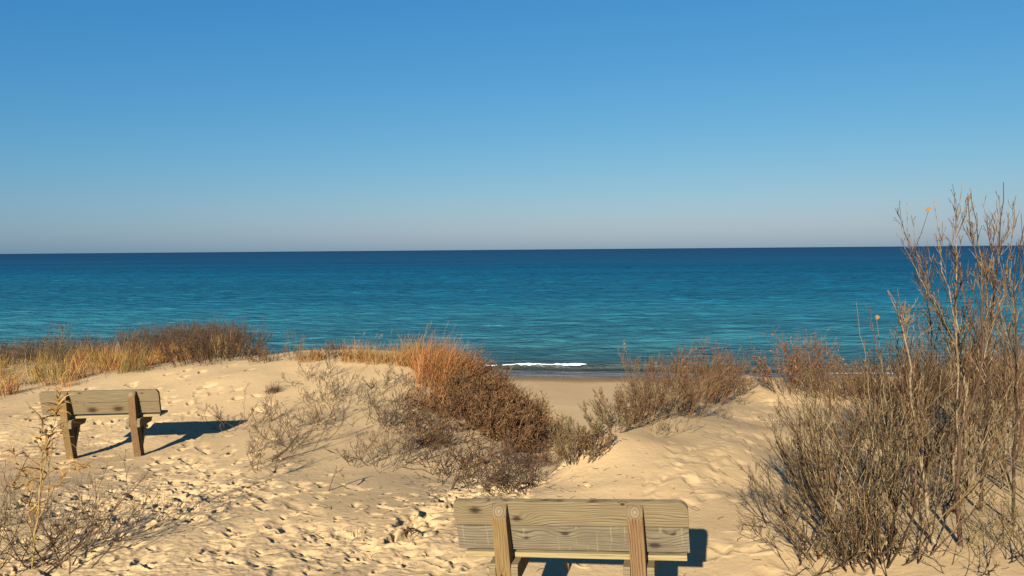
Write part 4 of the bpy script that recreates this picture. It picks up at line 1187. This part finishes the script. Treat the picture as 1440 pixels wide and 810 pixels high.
# ---- left foreground weed and brushwood
r_ = root_at("tall_weed", 45, 800, "dry yellow foreground stalk with drooping leaves, in front of the far bench", "weed")
rng = np.random.default_rng(900)
p0 = np.array(r_.location)
Yw = p0[1]
stalks = [[(45, 812), (50, 745), (56, 680), (68, 620), (80, 575), (86, 548)], [(47, 760), (55, 700), (62, 640), (60, 600), (56, 585)], [(52, 740), (70, 690), (100, 665), (135, 655)],
          [(46, 770), (42, 720), (30, 690), (14, 680)], [(50, 720), (66, 660), (82, 610)], [(48, 730), (44, 690), (20, 640), (14, 620)]]
pl = []
for k, s in enumerate(stalks):
    q = np.array([at(x, y, Yw + .02 * k) for x, y in s]) - p0
    s_ = np.concatenate([[0], np.cumsum(np.linalg.norm(np.diff(q, axis=0), axis=1))]); s_ /= s_[-1]
    tq = np.linspace(0, 1, 14)
    P = np.stack([np.interp(tq, s_, q[:, j]) for j in range(3)], 1)
    for _ in range(2): P[1:-1] = .25 * P[:-2] + .5 * P[1:-1] + .25 * P[2:]
    P[1:-1] += rng.normal(0, .006, (12, 3))
    pl.append((P[None], (.0055 * (1 if k == 0 else .7) * np.linspace(1, .45, 14))[None]))
for one in pl: mesh_obj("stem", *tubes([one], 5), MAT["straw"], r_, True)
bl = []
for k, (P, R) in enumerate(pl):
    m_ = 60 if k == 0 else 22
    pb = tips(P, rng, m_, .35 if k else .62)
    d = unit(rng.normal(size=(m_, 3)) * (.5, .5, .2) + np.array((0, 0, .6)))
    V, Q, _ = blades(pb, d, rng.uniform(.06, .24, m_), rng.uniform(.003, .008, m_), n=6, trop=1.5, wob=.16, rng=rng, wind=(.1, 0, -1))
    bl.append((V, Q))
mesh_obj("foliage", *merge(*bl), MAT["gold"], r_)
for i, (px, py, h_, w_, n, mt, lb) in enumerate(((40, 790, .55, .8, 26, "twig_dark", "dark tangled brushwood heap in the lower left corner"),
                                                  (100, 770, .42, .6, 12, "twig_mid", "thin arching twigs on the right side of the lower left brushwood"),
                                                  (10, 740, .42, .6, 14, "twig_mid", "tan twigs at the left edge above the dark brushwood"))):
    r_ = root_at("brushwood", px, py, lb, "brushwood", "dead brush in the lower left corner")
    sprawl_shrub(r_, 910 + i, h_, w_, n, MAT[mt], (5, 3), .0048, .0013)
for i, (px, py, s, lb) in enumerate(((800, 806, .045, "curled red brown leaf on the sand under the near bench"),)):
    r_ = root_at("fallen_leaf", px, py, lb, "leaf")
    V, Q = leaf_cloud(np.array([[0, 0, .012]]), .06, np.random.default_rng(4))
    o = mesh_obj("blade", V, Q, MAT["leaf_red"], r_)
# tiny debris: dry bits of twig and leaf lying about
rng = np.random.default_rng(950)
xy = []
for (px, py, sx, sy, n) in ((215, 700, 1.3, 1.1, 170), (60, 640, 1.5, 1.2, 90), (560, 740, 1.0, .6, 150), (690, 695, .6, .4, 200), (1050, 600, 1.0, 1.4, 22), (430, 600, 1.5, 1.5, 160), (250, 560, 1.8, 1.3, 60), (790, 660, .3, .6, 50), (1300, 760, 1.0, .6, 120)):
    c = hit(px, py); xy.append(np.stack([c[0] + rng.normal(0, sx, n), c[1] + rng.normal(0, sy, n)], 1))
xy = np.vstack(xy); xy = xy[xy[:, 1] > 3.5]
base = np.column_stack([xy, height(xy[:, 0], xy[:, 1]) + .004])
P, R = grow(base, np.column_stack([rng.normal(size=(len(base), 2)), rng.uniform(-.05, .35, len(base))]), rng.uniform(.02, .10, len(base)), rng.uniform(.0015, .0035, len(base)), n=4, wob=.3, trop=0, rng=rng)
stuff("twig_litter", *tubes([(P, R)], 3, .0015), MAT["twig_dark"], "dark bits of dry twig lying about on the sand")
